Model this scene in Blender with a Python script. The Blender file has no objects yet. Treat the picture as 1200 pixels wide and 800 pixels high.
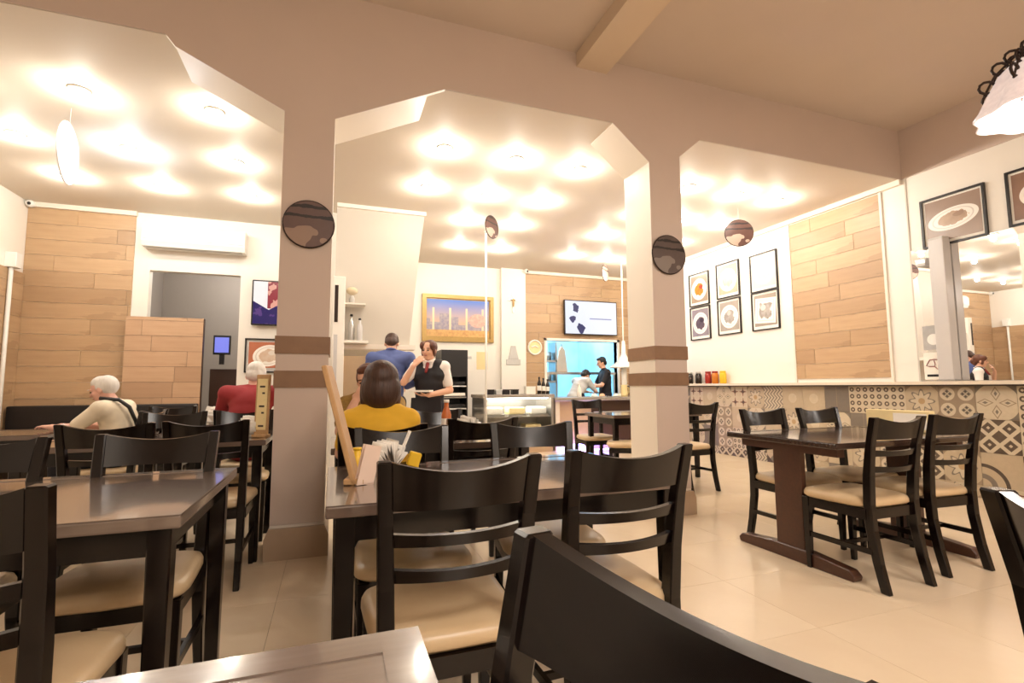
import bpy, bmesh, math, random
from mathutils import Vector, Matrix
random.seed(7)
PI = math.pi
SC = bpy.context.scene
COL = SC.collection

# ------------------------------------------------------------------ camera, world, exposure
YAW, PITCH, ROLL = math.radians(19.76), math.radians(5.15), math.radians(-0.31)
Fv = Vector((math.sin(YAW)*math.cos(PITCH), math.cos(YAW)*math.cos(PITCH), math.sin(PITCH)))
R0 = Vector((math.cos(YAW), -math.sin(YAW), 0)); U0 = R0.cross(Fv)
Rv = R0*math.cos(ROLL) + U0*math.sin(ROLL); Uv = -R0*math.sin(ROLL) + U0*math.cos(ROLL)
camd = bpy.data.cameras.new('camera'); cam = bpy.data.objects.new('camera', camd); COL.objects.link(cam)
camd.sensor_width = 36.0; camd.lens = 36.0*584.4/1200.0; camd.clip_start = 0.02
cam.matrix_world = Matrix(((Rv.x, Uv.x, -Fv.x, 0), (Rv.y, Uv.y, -Fv.y, 0), (Rv.z, Uv.z, -Fv.z, 1.12), (0, 0, 0, 1)))
SC.camera = cam
w = bpy.data.worlds.new('world'); SC.world = w; w.use_nodes = True
w.node_tree.nodes['Background'].inputs[0].default_value = (1.0, .86, .72, 1)
w.node_tree.nodes['Background'].inputs[1].default_value = 0.06
SC.view_settings.view_transform = 'Standard'; SC.view_settings.look = 'None'
SC.view_settings.gamma = 1.0; SC.view_settings.use_curve_mapping = False
SC.view_settings.exposure = 0.55
SPOT_W = 11.0          # each rear ceiling spotlight
LAMP_W = 34.0         # each lamp of the front room
WARM = (1.0, .92, .81); WARM_FRONT = (1.0, .91, .82)

# ------------------------------------------------------------------ materials
def lin(c):
    return tuple(((v/255.0)/12.92 if v/255.0 <= .04045 else ((v/255.0+.055)/1.055)**2.4) for v in c)
class NT:
    """small expression helper over a node tree"""
    def __init__(s, name):
        s.m = bpy.data.materials.new(name); s.m.use_nodes = True; s.t = s.m.node_tree
        s.b = s.t.nodes['Principled BSDF']
    def put(s, node, i, v):
        if v is None: return
        if hasattr(v, 'is_output'): s.t.links.new(v, node.inputs[i])
        else: node.inputs[i].default_value = v
    def ma(s, op, a, b=None, c=None):
        n = s.t.nodes.new('ShaderNodeMath'); n.operation = op
        s.put(n, 0, a); s.put(n, 1, b); s.put(n, 2, c); return n.outputs[0]
    def lt(s, a, b): return s.ma('LESS_THAN', a, b)
    def gt(s, a, b): return s.ma('GREATER_THAN', a, b)
    def mul(s, a, b): return s.ma('MULTIPLY', a, b)
    def add(s, a, b): return s.ma('ADD', a, b)
    def sub(s, a, b): return s.ma('SUBTRACT', a, b)
    def ab(s, a): return s.ma('ABSOLUTE', a)
    def mx(s, a, b): return s.ma('MAXIMUM', a, b)
    def mn(s, a, b): return s.ma('MINIMUM', a, b)
    def xyz(s, kind='Object'):
        c = s.t.nodes.new('ShaderNodeTexCoord'); p = s.t.nodes.new('ShaderNodeSeparateXYZ')
        s.t.links.new(c.outputs[kind], p.inputs[0]); s.vec = c.outputs[kind]; return p.outputs
    def noise(s, scale, detail=3, vec=None, stretch=None):
        n = s.t.nodes.new('ShaderNodeTexNoise'); n.inputs['Scale'].default_value = scale; n.inputs['Detail'].default_value = detail
        if stretch is not None or vec is not None:
            if vec is None:
                c = s.t.nodes.new('ShaderNodeTexCoord'); vec = c.outputs['Object']
            mp = s.t.nodes.new('ShaderNodeMapping'); s.t.links.new(vec, mp.inputs[0])
            if stretch is not None: mp.inputs['Scale'].default_value = stretch
            vec = mp.outputs[0]; s.t.links.new(vec, n.inputs['Vector'])
        else:
            c = s.t.nodes.new('ShaderNodeTexCoord'); s.t.links.new(c.outputs['Object'], n.inputs['Vector'])
        return n.outputs['Fac']
    def rnd(s):
        n = s.t.nodes.new('ShaderNodeObjectInfo'); return n.outputs['Random']
    def mix(s, f, a, b):
        n = s.t.nodes.new('ShaderNodeMix'); n.data_type = 'RGBA'
        s.put(n, 0, f)
        for i, v in ((6, a), (7, b)):
            if hasattr(v, 'is_output'): s.t.links.new(v, n.inputs[i])
            else: n.inputs[i].default_value = (*v, 1)
        return n.outputs[2]
    def color(s, c):
        if hasattr(c, 'is_output'): s.t.links.new(c, s.b.inputs['Base Color'])
        else: s.b.inputs['Base Color'].default_value = (*c, 1)
    def fin(s, rough=.5, metal=0, spec=.5, emit=None, estr=0, coat=0, bump=None, bstr=.1):
        s.b.inputs['Roughness'].default_value = rough; s.b.inputs['Metallic'].default_value = metal
        s.b.inputs['Specular IOR Level'].default_value = spec; s.b.inputs['Coat Weight'].default_value = coat
        if emit is not None:
            if hasattr(emit, 'is_output'): s.t.links.new(emit, s.b.inputs['Emission Color'])
            else: s.b.inputs['Emission Color'].default_value = (*emit, 1)
            s.b.inputs['Emission Strength'].default_value = estr
        if bump is not None:
            n = s.t.nodes.new('ShaderNodeBump'); n.inputs['Strength'].default_value = bstr; n.inputs['Distance'].default_value = .01
            s.t.links.new(bump, n.inputs['Height']); s.t.links.new(n.outputs[0], s.b.inputs['Normal'])
        return s.m
def plain(name, c, rough=.5, metal=0, spec=.5, var=.06, scale=14, coat=0, bstr=0, srgb=True):
    n = NT(name); c = lin(c) if srgb else c
    f = n.noise(scale, 4)
    n.color(n.mix(f, tuple(v*(1-var) for v in c), tuple(min(1, v*(1+var)) for v in c)))
    return n.fin(rough, metal, spec, coat=coat, bump=f if bstr else None, bstr=bstr)
def glow(name, c, st):
    n = NT(name); n.color((0, 0, 0)); return n.fin(.5, emit=c, estr=st)
M = {}
M['cream'] = plain('cream wall paint', (236, 226, 212), .45, var=.02, scale=3)
M['white'] = plain('white wall paint', (240, 234, 224), .4, var=.015, scale=3)
M['ceil'] = plain('glossy ceiling paint', (222, 211, 196), .6, var=.015, scale=2, spec=.12)
M['taupe'] = plain('taupe wall paint', (202, 184, 172), .6, var=.05, scale=2.2)
M['taupe2'] = plain('taupe ceiling paint', (206, 190, 176), .6, var=.05, scale=1.6)
M['base'] = plain('stone skirting', (176, 152, 128), .35, var=.08, scale=9)
M['beam'] = plain('cream beam paint', (214, 194, 170), .55, var=.03, scale=3)
M['grey'] = plain('grey stair soffit paint', (206, 198, 186), .5, var=.03, scale=3)
M['dark_wall'] = plain('grey corridor paint', (150, 142, 134), .6, var=.05, scale=3)  # flat grey for the corridor walls
M['band'] = plain('brown column band', (136, 104, 78), .5, var=.18, scale=12)
def floor_m():
    n = NT('polished cream floor tile'); f = n.noise(2.6, 6); r = n.rnd()
    g = n.noise(11, 5)
    a = n.mix(f, lin((226, 204, 174)), lin((240, 224, 198)))
    a = n.mix(n.mul(g, .3), a, lin((222, 198, 166)))
    n.color(n.mix(n.mul(r, .25), a, lin((214, 190, 158)))); return n.fin(.2, spec=.5)
M['floor'] = floor_m()
M['grout'] = plain('floor grout', (196, 174, 146), .8)
def plank_m(name, c1, c2, c3):
    n = NT(name); r = n.rnd()
    f = n.noise(3.0, 5, stretch=(1.2, 8, 12)); g = n.noise(1.3, 3, stretch=(1.5, 4, 5))
    a = n.mix(f, lin(c1), lin(c2)); a = n.mix(n.mul(n.gt(g, .6), .35), a, lin(c3))
    n.color(n.mix(n.mul(n.ma('POWER', r, 1.6), .5), a, lin(c3))); return n.fin(.42)
M['plank'] = plank_m('oak look wall plank', (176, 143, 108), (206, 174, 136), (144, 112, 82))
M['plank2'] = plank_m('rosy oak partition plank', (184, 148, 116), (206, 172, 140), (158, 124, 96))
def wood_dark(name, c1, c2, rough=.3, coat=.3, spec=.5):
    n = NT(name); f = n.noise(6, 5, stretch=(1, 9, 9)); n.color(n.mix(f, lin(c1), lin(c2))); n.b.inputs['Coat Roughness'].default_value = .08; return n.fin(rough, coat=coat, spec=spec)
M['wenge'] = wood_dark('dark wenge wood', (6, 2, 2), (20, 9, 8), .2, 0, .42)
M['wenge_top'] = wood_dark('dark lacquered tabletop', (82, 67, 59), (108, 89, 79), .24, 1.0)  # base lightened to carry some reflected sheen
M['top_sheen'] = wood_dark('sheen lightened tabletop', (104, 89, 80), (134, 117, 105), .24, 1.0)  # lighter copy, bright reflected sheen put into the base colour
M['top_dark'] = wood_dark('dark brown tabletop', (48, 33, 27), (70, 50, 42), .22, .8)
M['wenge_brown'] = wood_dark('brown trestle wood', (62, 34, 22), (84, 48, 30), .4, .2)
def seat_m():
    n = NT('beige vinyl seat'); f = n.noise(5, 4); n.color(n.mix(f, lin((196, 166, 124)), lin((224, 200, 164))))
    return n.fin(.33, bump=n.noise(90, 2), bstr=.05)
M['seat'] = seat_m()
M['seat2'] = plain('worn tan vinyl seat', (176, 136, 84), .35, var=.2, scale=5)
M['black'] = plain('black vinyl', (22, 20, 22), .4)
M['black_frame'] = plain('black picture frame', (26, 20, 18), .35)
M['gold'] = plain('antique gold frame', (170, 140, 84), .35, metal=.5, var=.2, scale=20)
M['steel'] = plain('brushed steel', (190, 188, 184), .3, metal=.9)
M['iron'] = plain('dark wrought iron', (50, 36, 30), .45, metal=.6)
M['plastic'] = plain('white plastic', (240, 238, 232), .35, var=.01)
M['plastic_grey'] = plain('pale grey plastic', (196, 194, 190), .4)
M['paper'] = plain('white paper', (244, 238, 228), .7, var=.03, scale=30)
M['paper_pink'] = plain('pale pink card', (232, 206, 188), .6)
M['card'] = plain('cream card', (238, 218, 164), .6, var=.06, scale=10)
M['menu_wood'] = plain('light menu board wood', (190, 150, 104), .5, var=.22, scale=22)
M['post'] = plain('pale grey gloss metal', (206, 202, 200), .25, var=.02)
M['granite'] = plain('grey granite', (150, 142, 132), .25, var=.35, scale=60)
M['ledge'] = plain('pale stone ledge', (226, 214, 196), .25, var=.04, scale=20)
M['darkstone'] = plain('dark stone edge', (52, 36, 28), .35)
M['mirror'] = None
n = NT('mirror glass'); n.color((.93, .93, .93)); M['mirror'] = n.fin(.01, metal=1.0)
n = NT('clear glass'); n.color((.95, .97, .97)); n.b.inputs['Transmission Weight'].default_value = 1.0; M['glass'] = n.fin(.03); n.b.inputs['IOR'].default_value = 1.2
M['lens'] = glow('warm lamp lens', (1.0, .93, .80), 14.0)
M['lens_cool'] = glow('cool lamp lens', (.75, .86, 1.0), 14.0)
n = NT('frosted lamp glass'); f = n.noise(26, 3); n.color(n.mix(f, lin((150, 120, 112)), lin((214, 196, 190)))); M['lamp_glass'] = n.fin(.2, emit=(1.0, .84, .76), estr=.35)
M['red'] = plain('red shirt cotton', (150, 40, 44), .8, var=.12)
M['yellow'] = plain('mustard yellow cotton', (222, 172, 44), .8, var=.08)
M['mustard'] = plain('mustard patterned fabric', (150, 116, 52), .8, var=.5, scale=40)
M['cream_shirt'] = plain('cream cotton', (226, 212, 188), .8, var=.05)
M['blue'] = plain('blue shirt cotton', (84, 98, 150), .8, var=.1)
M['vest'] = plain('black vest fabric', (24, 20, 26), .7)
M['white_shirt'] = plain('white shirt cotton', (236, 228, 222), .75, var=.02)
M['trousers'] = plain('dark trousers', (30, 30, 40), .8)
M['jeans'] = plain('dark denim', (44, 48, 70), .85)
M['shoe'] = plain('dark leather shoe', (24, 18, 16), .4)
M['skin'] = plain('skin', (222, 172, 144), .5, var=.05, scale=20)
M['skin_pink'] = plain('rosy skin', (226, 174, 156), .5, var=.06, scale=20)
def hair_m(name, c1, c2):
    n = NT(name); f = n.noise(46, 4, stretch=(1, 1, .12)); n.color(n.mix(f, lin(c1), lin(c2))); return n.fin(.5, bump=f, bstr=.6)
M['hair_brown'] = hair_m('dark brown hair', (30, 16, 10), (84, 52, 36))
M['hair_black'] = hair_m('black hair', (8, 7, 8), (26, 22, 22))
M['hair_white'] = hair_m('white hair', (206, 198, 190), (244, 240, 234))
M['hair_auburn'] = hair_m('auburn hair', (60, 30, 18), (112, 62, 38))
M['eye'] = plain('dark eye', (26, 18, 16), .2)
M['lip'] = plain('lip', (176, 100, 92), .5)
M['tie'] = plain('red neck tie', (130, 26, 26), .6)
M['sauce'] = plain('orange sauce', (196, 104, 44), .3)
M['bottle_dark'] = plain('dark bottle glass', (40, 30, 22), .12)
M['bottle_red'] = plain('red bottle', (150, 40, 26), .25)
M['yellow_pack'] = plain('yellow pack', (236, 190, 40), .4)
M['amber'] = plain('amber jar', (200, 120, 40), .25)
M['leaf'] = plain('dried flower', (222, 206, 176), .8)
n = NT('kitchen wall paint'); f = n.noise(1.5, 2); n.color(n.mix(f, lin((110, 190, 226)), lin((196, 228, 240)))); M['kitchen'] = n.fin(.5)
M['orange_light'] = plain('peach cloth', (238, 186, 150), .7)
M['brown_cab'] = plain('dark brown cabinet', (66, 42, 30), .5, var=.1)
M['tan'] = plain('tan counter front', (190, 162, 128), .5, var=.05)

# ------------------------------------------------------------------ mesh helpers
class MB:
    def __init__(s): s.v = []; s.f = []
    def box(s, x0, x1, y0, y1, z0, z1, mat=None):
        o = len(s.v)
        vs = [(x, y, z) for z in (z0, z1) for y in (y0, y1) for x in (x0, x1)]
        if mat is not None: vs = [tuple(mat @ Vector(v)) for v in vs]
        s.v += vs
        s.f += [tuple(o+i for i in q) for q in ((0, 2, 3, 1), (4, 5, 7, 6), (0, 1, 5, 4), (2, 6, 7, 3), (0, 4, 6, 2), (1, 3, 7, 5))]; return s
    def prism(s, poly, a, b, axis='y', mat=None):
        """polygon in the other two axes, pulled along axis from a to b"""
        def p(u, v, w):
            q = {'y': (u, w, v), 'x': (w, u, v), 'z': (u, v, w)}[axis]
            return tuple(mat @ Vector(q)) if mat is not None else q
        o = len(s.v); n = len(poly)
        s.v += [p(u, v, a) for u, v in poly] + [p(u, v, b) for u, v in poly]
        s.f += [tuple(o+i for i in range(n))[::-1], tuple(o+n+i for i in range(n))]
        s.f += [(o+i, o+(i+1) % n, o+n+(i+1) % n, o+n+i) for i in range(n)]; return s
    def lathe(s, prof, seg=20, c=(0, 0, 0), mat=None, wave=0, waves=0):
        o = len(s.v); n = len(prof)
        for k in range(seg):
            a = 2*PI*k/seg
            for r, z in prof:
                rr = r*(1+wave*math.cos(waves*a))
                q = (c[0]+rr*math.cos(a), c[1]+rr*math.sin(a), c[2]+z)
                s.v.append(tuple(mat @ Vector(q)) if mat is not None else q)
        for k in range(seg):
            for i in range(n-1):
                a, b = o+k*n+i, o+((k+1) % seg)*n+i
                s.f.append((a, b, b+1, a+1))
        if prof[0][0] > 1e-6: s.f.append(tuple(o+k*n for k in range(seg))[::-1])
        if prof[-1][0] > 1e-6: s.f.append(tuple(o+k*n+n-1 for k in range(seg)))
        return s
    def tube(s, pts, r, seg=8, closed=False):
        pts = [Vector(p) for p in pts]; n = len(pts); o = len(s.v)
        rs = r if isinstance(r, (list, tuple)) else [r]*n
        up = Vector((.3, .2, 1))
        for i, p in enumerate(pts):
            t = (pts[(i+1) % n] - pts[i-1]) if closed else (pts[min(i+1, n-1)] - pts[max(i-1, 0)])
            t.normalize(); a = t.cross(up)
            if a.length < 1e-3: a = t.cross(Vector((1, 0, 0)))
            a.normalize(); b = t.cross(a)
            for k in range(seg):
                w_ = 2*PI*k/seg; s.v.append(tuple(p + (a*math.cos(w_) + b*math.sin(w_))*rs[i]))
        m = n if closed else n-1
        for i in range(m):
            for k in range(seg):
                a, b = o+i*seg+k, o+i*seg+(k+1) % seg
                c, d = o+((i+1) % n)*seg+(k+1) % seg, o+((i+1) % n)*seg+k
                s.f.append((a, b, c, d))
        if not closed:
            s.f.append(tuple(o+k for k in range(seg))[::-1]); s.f.append(tuple(o+(n-1)*seg+k for k in range(seg)))
        return s
    def sweep(s, secs):
        """secs: list of closed sections (same point count) joined in order"""
        o = len(s.v); n = len(secs[0])
        for q in secs: s.v += [tuple(p) for p in q]
        for i in range(len(secs)-1):
            for k in range(n):
                s.f.append((o+i*n+k, o+i*n+(k+1) % n, o+(i+1)*n+(k+1) % n, o+(i+1)*n+k))
        s.f.append(tuple(o+k for k in range(n))[::-1]); s.f.append(tuple(o+(len(secs)-1)*n+k for k in range(n))); return s
    def ball(s, c, r, seg=10, rings=7, mat=None):
        r = r if isinstance(r, (list, tuple)) else (r, r, r)
        o = len(s.v); mt = mat
        def q(v):
            v = Vector((v[0]*r[0], v[1]*r[1], v[2]*r[2]))
            if mt is not None: v = mt @ v
            return tuple(v + Vector(c))
        s.v.append(q((0, 0, -1)))
        for i in range(1, rings):
            t = -PI/2 + PI*i/rings
            for k in range(seg):
                a = 2*PI*k/seg; s.v.append(q((math.cos(t)*math.cos(a), math.cos(t)*math.sin(a), math.sin(t))))
        s.v.append(q((0, 0, 1))); top = len(s.v)-1
        for k in range(seg): s.f.append((o, o+1+(k+1) % seg, o+1+k))
        for i in range(rings-2):
            for k in range(seg):
                a = o+1+i*seg+k; b = o+1+i*seg+(k+1) % seg; s.f.append((a, b, b+seg, a+seg))
        for k in range(seg): s.f.append((top, o+1+(rings-2)*seg+k, o+1+(rings-2)*seg+(k+1) % seg))
        return s
    def cap(s, p1, r1, p2, r2, seg=12):
        """tapered capsule"""
        p1, p2 = Vector(p1), Vector(p2); t = (p2-p1)
        if t.length < 1e-6: return s.ball(p1, max(r1, r2))
        t.normalize(); pts = []; rs = []
        for i in range(4):
            a = PI/2*(i+.35)/4.35; pts.append(p1 - t*r1*math.cos(a)); rs.append(r1*math.sin(a))
        pts.append(p1); rs.append(r1); pts.append(p2); rs.append(r2)
        for i in range(4):
            a = PI/2*(i+1)/4.35; pts.append(p2 + t*r2*math.sin(a)); rs.append(max(r2*math.cos(a), .001))
        return s.tube(pts, rs, seg)
    def mesh(s, name, m, smooth=False):
        me = bpy.data.meshes.new(name); me.from_pydata(s.v, [], s.f); me.update()
        bm = bmesh.new(); bm.from_mesh(me); bmesh.ops.recalc_face_normals(bm, faces=bm.faces)
        for e in bm.edges: e.smooth = bool(smooth) or (len(e.link_faces) == 2 and e.calc_face_angle(0) < .5)
        for q in bm.faces: q.smooth = any(e.smooth for e in q.edges)
        bm.to_mesh(me); bm.free()
        if m is not None: me.materials.append(m)
        return me
def link(name, me, parent=None, loc=(0, 0, 0), rot=(0, 0, 0)):
    o = bpy.data.objects.new(name, me); COL.objects.link(o); o.location = loc; o.rotation_euler = rot
    if parent is not None: o.parent = parent
    return o
def part(name, mb, m, parent=None, smooth=False, bevel=0, seg=2, loc=(0, 0, 0), rot=(0, 0, 0)):
    me = mb.mesh(name, m, smooth)
    if bevel:
        bm = bmesh.new(); bm.from_mesh(me)
        es = [e for e in bm.edges if len(e.link_faces) == 2 and e.calc_face_angle(0) > .5]
        bmesh.ops.bevel(bm, geom=es, offset=bevel, segments=seg, affect='EDGES', profile=.6, clamp_overlap=True)
        bm.to_mesh(me); bm.free()
        for p in me.polygons: p.use_smooth = bool(smooth)
    return link(name, me, parent, loc, rot)
def tag(o, label, cat, group=None):
    o['label'] = label; o['category'] = cat
    if group: o['group'] = group
    return o
def thing(name, label, cat, loc=(0, 0, 0), rz=0, group=None):
    o = bpy.data.objects.new(name, None); COL.objects.link(o); o.location = loc; o.rotation_euler = (0, 0, rz); o.empty_display_size = .1
    return tag(o, label, cat, group)
def struct(name, mb, m, parent=None, **k):
    o = part(name, mb, m, parent, **k)
    if parent is None: o['kind'] = 'structure'
    return o
def dup(root, loc, rz, label, group=None):
    r = root.copy(); COL.objects.link(r); r.location = loc; r.rotation_euler = (0, 0, rz); r['label'] = label
    if group: r['group'] = group
    for ch in list(root.children):
        c = ch.copy(); COL.objects.link(c); c.parent = r
        for g in ch.children:
            d = g.copy(); COL.objects.link(d); d.parent = c
    return r

# ------------------------------------------------------------------ large structure
H, HF = 3.46, 4.03
XL, XR, YA, YB = -3.65, 6.10, 3.70, 9.30
floor = struct('floor', MB().box(XL-.1, XR+.1, -3.6, 12.2, -.12, -.008), M['grout'])
tl = MB().box(.0008, .5992, .0008, .5992, -.008, 0).mesh('floor_tile', M['floor'])
for i in range(17):
    for j in range(17):
        x, y = XL-.2+i*.6, -.6+j*.6
        if y > 9.2: continue
        link('tile', tl, floor, (x, y, 0))
rest = MB().box(XL, XR, -3.5, -.602, -.008, 0)
part('floor_slab', rest, M['floor'], floor)
struct('ceiling', MB().box(XL-.1, XR+.1, YA+.01, 12.2, H, H+.1), M['ceil'])
struct('ceiling_front', MB().box(XL-.1, XR+.1, -3.6, YA+.01, HF, HF+.1), M['taupe2'])
struct('trim_1', MB().box(1.94, 2.24, -3.5, YA, 3.90, HF+.01), M['beam'])
struct('wall_left', MB().box(XL-.15, XL, -3.6, 9.4, 0, HF), M['white'])
struct('wall_front', MB().box(XL-.1, XR+.1, -3.6, -3.5, 0, HF), M['cream'])
wr = struct('wall_right', MB().box(XR, XR+.15, -3.6, YB+.1, 0, H), M['white'])
struct('trim_2', MB().box(XR-.012, XR+.15, -3.6, YA, H, HF), M['taupe'])
# arch wall: posts of two columns, lintel with chamfered haunches
LX0, LX1, RX0, RX1, YT = -.365, -.03, 2.665, 3.0, 4.11
front = [(XL, HF), (XL, H), (-1.10, H), (-1.04, 3.385), (LX0, 3.065), (LX0, .22), (LX1, .22), (LX1, 3.065), (.64, 3.39), (.78, H),
         (2.29, H), (2.30, 3.45), (RX0, 3.15), (RX0, .22), (RX1, .22), (RX1, 3.25), (3.25, H), (XR, H), (XR, HF)]
struct('wall_arch', MB().prism(front, YA-.006, YA, 'y'), M['taupe'])
body = MB()
body.box(XL, XR, YA, YT, H+.02, HF)
body.box(LX0, LX1, YA, YT, 0, H); body.box(RX0, RX1, YA, YT, 0, H)
for poly in ([(LX0, 3.065), (-1.04, 3.385), (-1.04, H), (LX0, H)], [(LX1, 3.065), (.64, 3.39), (.64, H), (LX1, H)],
             [(RX0, 3.15), (2.30, 3.45), (2.30, H), (RX0, H)], [(RX1, 3.25), (3.25, 3.459), (3.25, H), (RX1, H)]):
    body.prism(poly, YA, YT, 'y')
body.prism([(-1.10, H), (-1.04, 3.385), (-1.04, H)], YA, YA+.03, 'y'); body.prism([(.78, H), (.64, 3.39), (.64, H)], YA, YA+.03, 'y')
struct('wall_arch_back', body, M['cream'])
for k, (a, b, f_) in enumerate(((LX0, LX1, 'left'), (RX0, RX1, 'right'))):
    s = .03
    struct('baseboard_'+f_, MB().prism([(a-s, 0), (b+s, 0), (b+s, .14), (b+.004, .2), (a-.004, .2), (a-s, .14)], YA-s, YT+s, 'y'), M['base'])
    for z0, z1 in ((1.35, 1.47), (1.12, 1.235)):
        zz = .0 if k == 0 else .0
        struct('trim_%d' % (3+k*2+(z0 < 1.3)), MB().box(a-.008, b+.008, YA-.014, YT+.008, z0+zz, z1+zz), M['band'])
# back left wall with the corridor opening, corridor behind
bl = struct('wall_back_left', MB().box(XL, -2.33, 7.78, 7.9, 0, H).box(-2.33, -1.25, 7.78, 7.9, 2.69, H).box(-1.25, .0, 7.78, 7.9, 0, H), M['white'])
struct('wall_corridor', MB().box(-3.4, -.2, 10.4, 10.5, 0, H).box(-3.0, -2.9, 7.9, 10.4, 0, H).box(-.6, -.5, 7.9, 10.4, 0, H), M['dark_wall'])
bb = struct('wall_back', MB().box(-.1, 4.08, YB, YB+.12, 0, H).box(4.08, 5.73, YB, YB+.12, 0, .885).box(4.08, 5.73, YB, YB+.12, 2.05, H).box(5.73, XR, YB, YB+.12, 0, H), M['white'])
struct('wall_pilaster', MB().box(3.09, 3.6, YB-.1, YB, 0, H), M['white'])
struct('wall_return', MB().box(-.1, 0, 6.95, 9.4, 0, H), M['white'])
struct('wall_kitchen', MB().box(3.3, 6.3, 12.0, 12.1, 0, H).box(3.3, 3.4, YB+.12, 12, 0, H).box(6.2, 6.3, YB+.12, 12, 0, H), M['kitchen'])
struct('wall_stair_soffit', MB().prism([(0, 1.66), (.93, 1.66), (1.04, 2.8), (1.12, H), (0, H)], 6.57, YB, 'y'), M['grey'])
struct('trim_8', MB().box(0, 1.13, 6.53, 6.57, 3.41, H), M['white'])
struct('trim_9', MB().box(0, 1.0, 6.5, 6.75, 1.60, 1.66), M['cream'])
struct('trim_10', MB().box(XL, -2.5, 7.73, 7.78, 3.40, H), M['cream'])
struct('trim_11', MB().box(3.6, XR, 9.25, 9.3, 3.40, H), M['cream'])
struct('trim_12', MB().box(6.05, XR, YA, YB, 3.40, H), M['cream'])
# pass-through frame
struct('window_1', MB().box(4.03, 4.08, YB-.03, YB+.12, .885, 2.1).box(5.73, 5.78, YB-.03, YB+.12, .885, 2.1).box(4.03, 5.78, YB-.03, YB+.12, 2.05, 2.1).box(4.03, 5.78, YB-.03, YB+.12, .86, .9), M['white'])

# planks
_pm = {}
def planks(parent, u0, u1, z0, z1, place, m, holes=(), rowh=.2, length=1.18, t=.012):
    """place(u,z,w,h) -> location + rotation of a plank whose mesh runs along local x from 0, z from 0, thickness towards -y"""
    g = .002; z = z0; k = 0
    while z < z1-.02:
        h = min(rowh, z1-z); u = u0 - random.random()*length*.9
        while u < u1-.01:
            a, b = max(u, u0), min(u+length, u1)
            rects = [(a, b, z, z+h)] if b-a > .03 else []
            for (ha, hb, hz0, hz1) in holes:
                out = []
                for (p, q, r, s) in rects:
                    if q <= ha or p >= hb or s <= hz0 or r >= hz1: out.append((p, q, r, s)); continue
                    if r < hz0: out.append((p, q, r, hz0))
                    if s > hz1: out.append((p, q, hz1, s))
                    r2, s2 = max(r, hz0), min(s, hz1)
                    if p < ha: out.append((p, ha, r2, s2))
                    if q > hb: out.append((hb, q, r2, s2))
                rects = out
            for (p, q, r, s) in rects:
                key = (round(q-p, 3), round(s-r, 3), m.name)
                if key not in _pm:
                    _pm[key] = MB().box(g, q-p-g, -t, 0, g, s-r-g).mesh('plank', m)
                loc, rot = place(p, r, q-p)
                link('plank', _pm[key], parent, loc, rot)
            u += length
        z += rowh
planks(bl, XL+.0, -2.51, 0, 3.40, lambda u, z, w_: ((u, 7.78, z), (0, 0, 0)), M['plank'])
planks(bb, 3.6, 6.04, .0, 3.40, lambda u, z, w_: ((u, YB, z), (0, 0, 0)), M['plank'], holes=[(4.03, 5.78, .86, 2.1)])
planks(wr, 3.96, 5.21, 1.2, 3.39, lambda u, z, w_: ((XR, u+w_, z), (0, 0, -PI/2)), M['plank'])
struct('trim_13', MB().box(XR-.02, XR, 3.93, 3.96, 1.15, 3.42).box(XR-.02, XR, 5.21, 5.24, 1.15, 3.42), M['cream'])
wl2 = struct('wall_left_panel', MB().box(XL, XL+.012, 5.2, 7.78, 0, 2.55), M['plank2'])
planks(wl2, 5.2, 7.76, 0, 2.54, lambda u, z, w_: ((XL+.012, u, z), (0, 0, PI/2)), M['plank'])
hp = struct('wall_partition', MB().box(-2.505, -1.64, 7.62, 7.70, 0, 2.045), M['brown_cab'])
planks(hp, -2.505, -1.64, 0, 2.045, lambda u, z, w_: ((u, 7.62, z), (0, 0, 0)), M['plank2'])
# right half wall: tiled dado, ledge
struct('wall_dado', MB().box(6.05, XR, -3.5, YB, 0, 1.105), M['tan'])
struct('trim_14', MB().box(5.94, XR, -3.5, YB, 1.115, 1.15), M['ledge'])
struct('trim_15', MB().box(5.95, XR, -3.5, YB, 1.10, 1.115), M['darkstone'])
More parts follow.
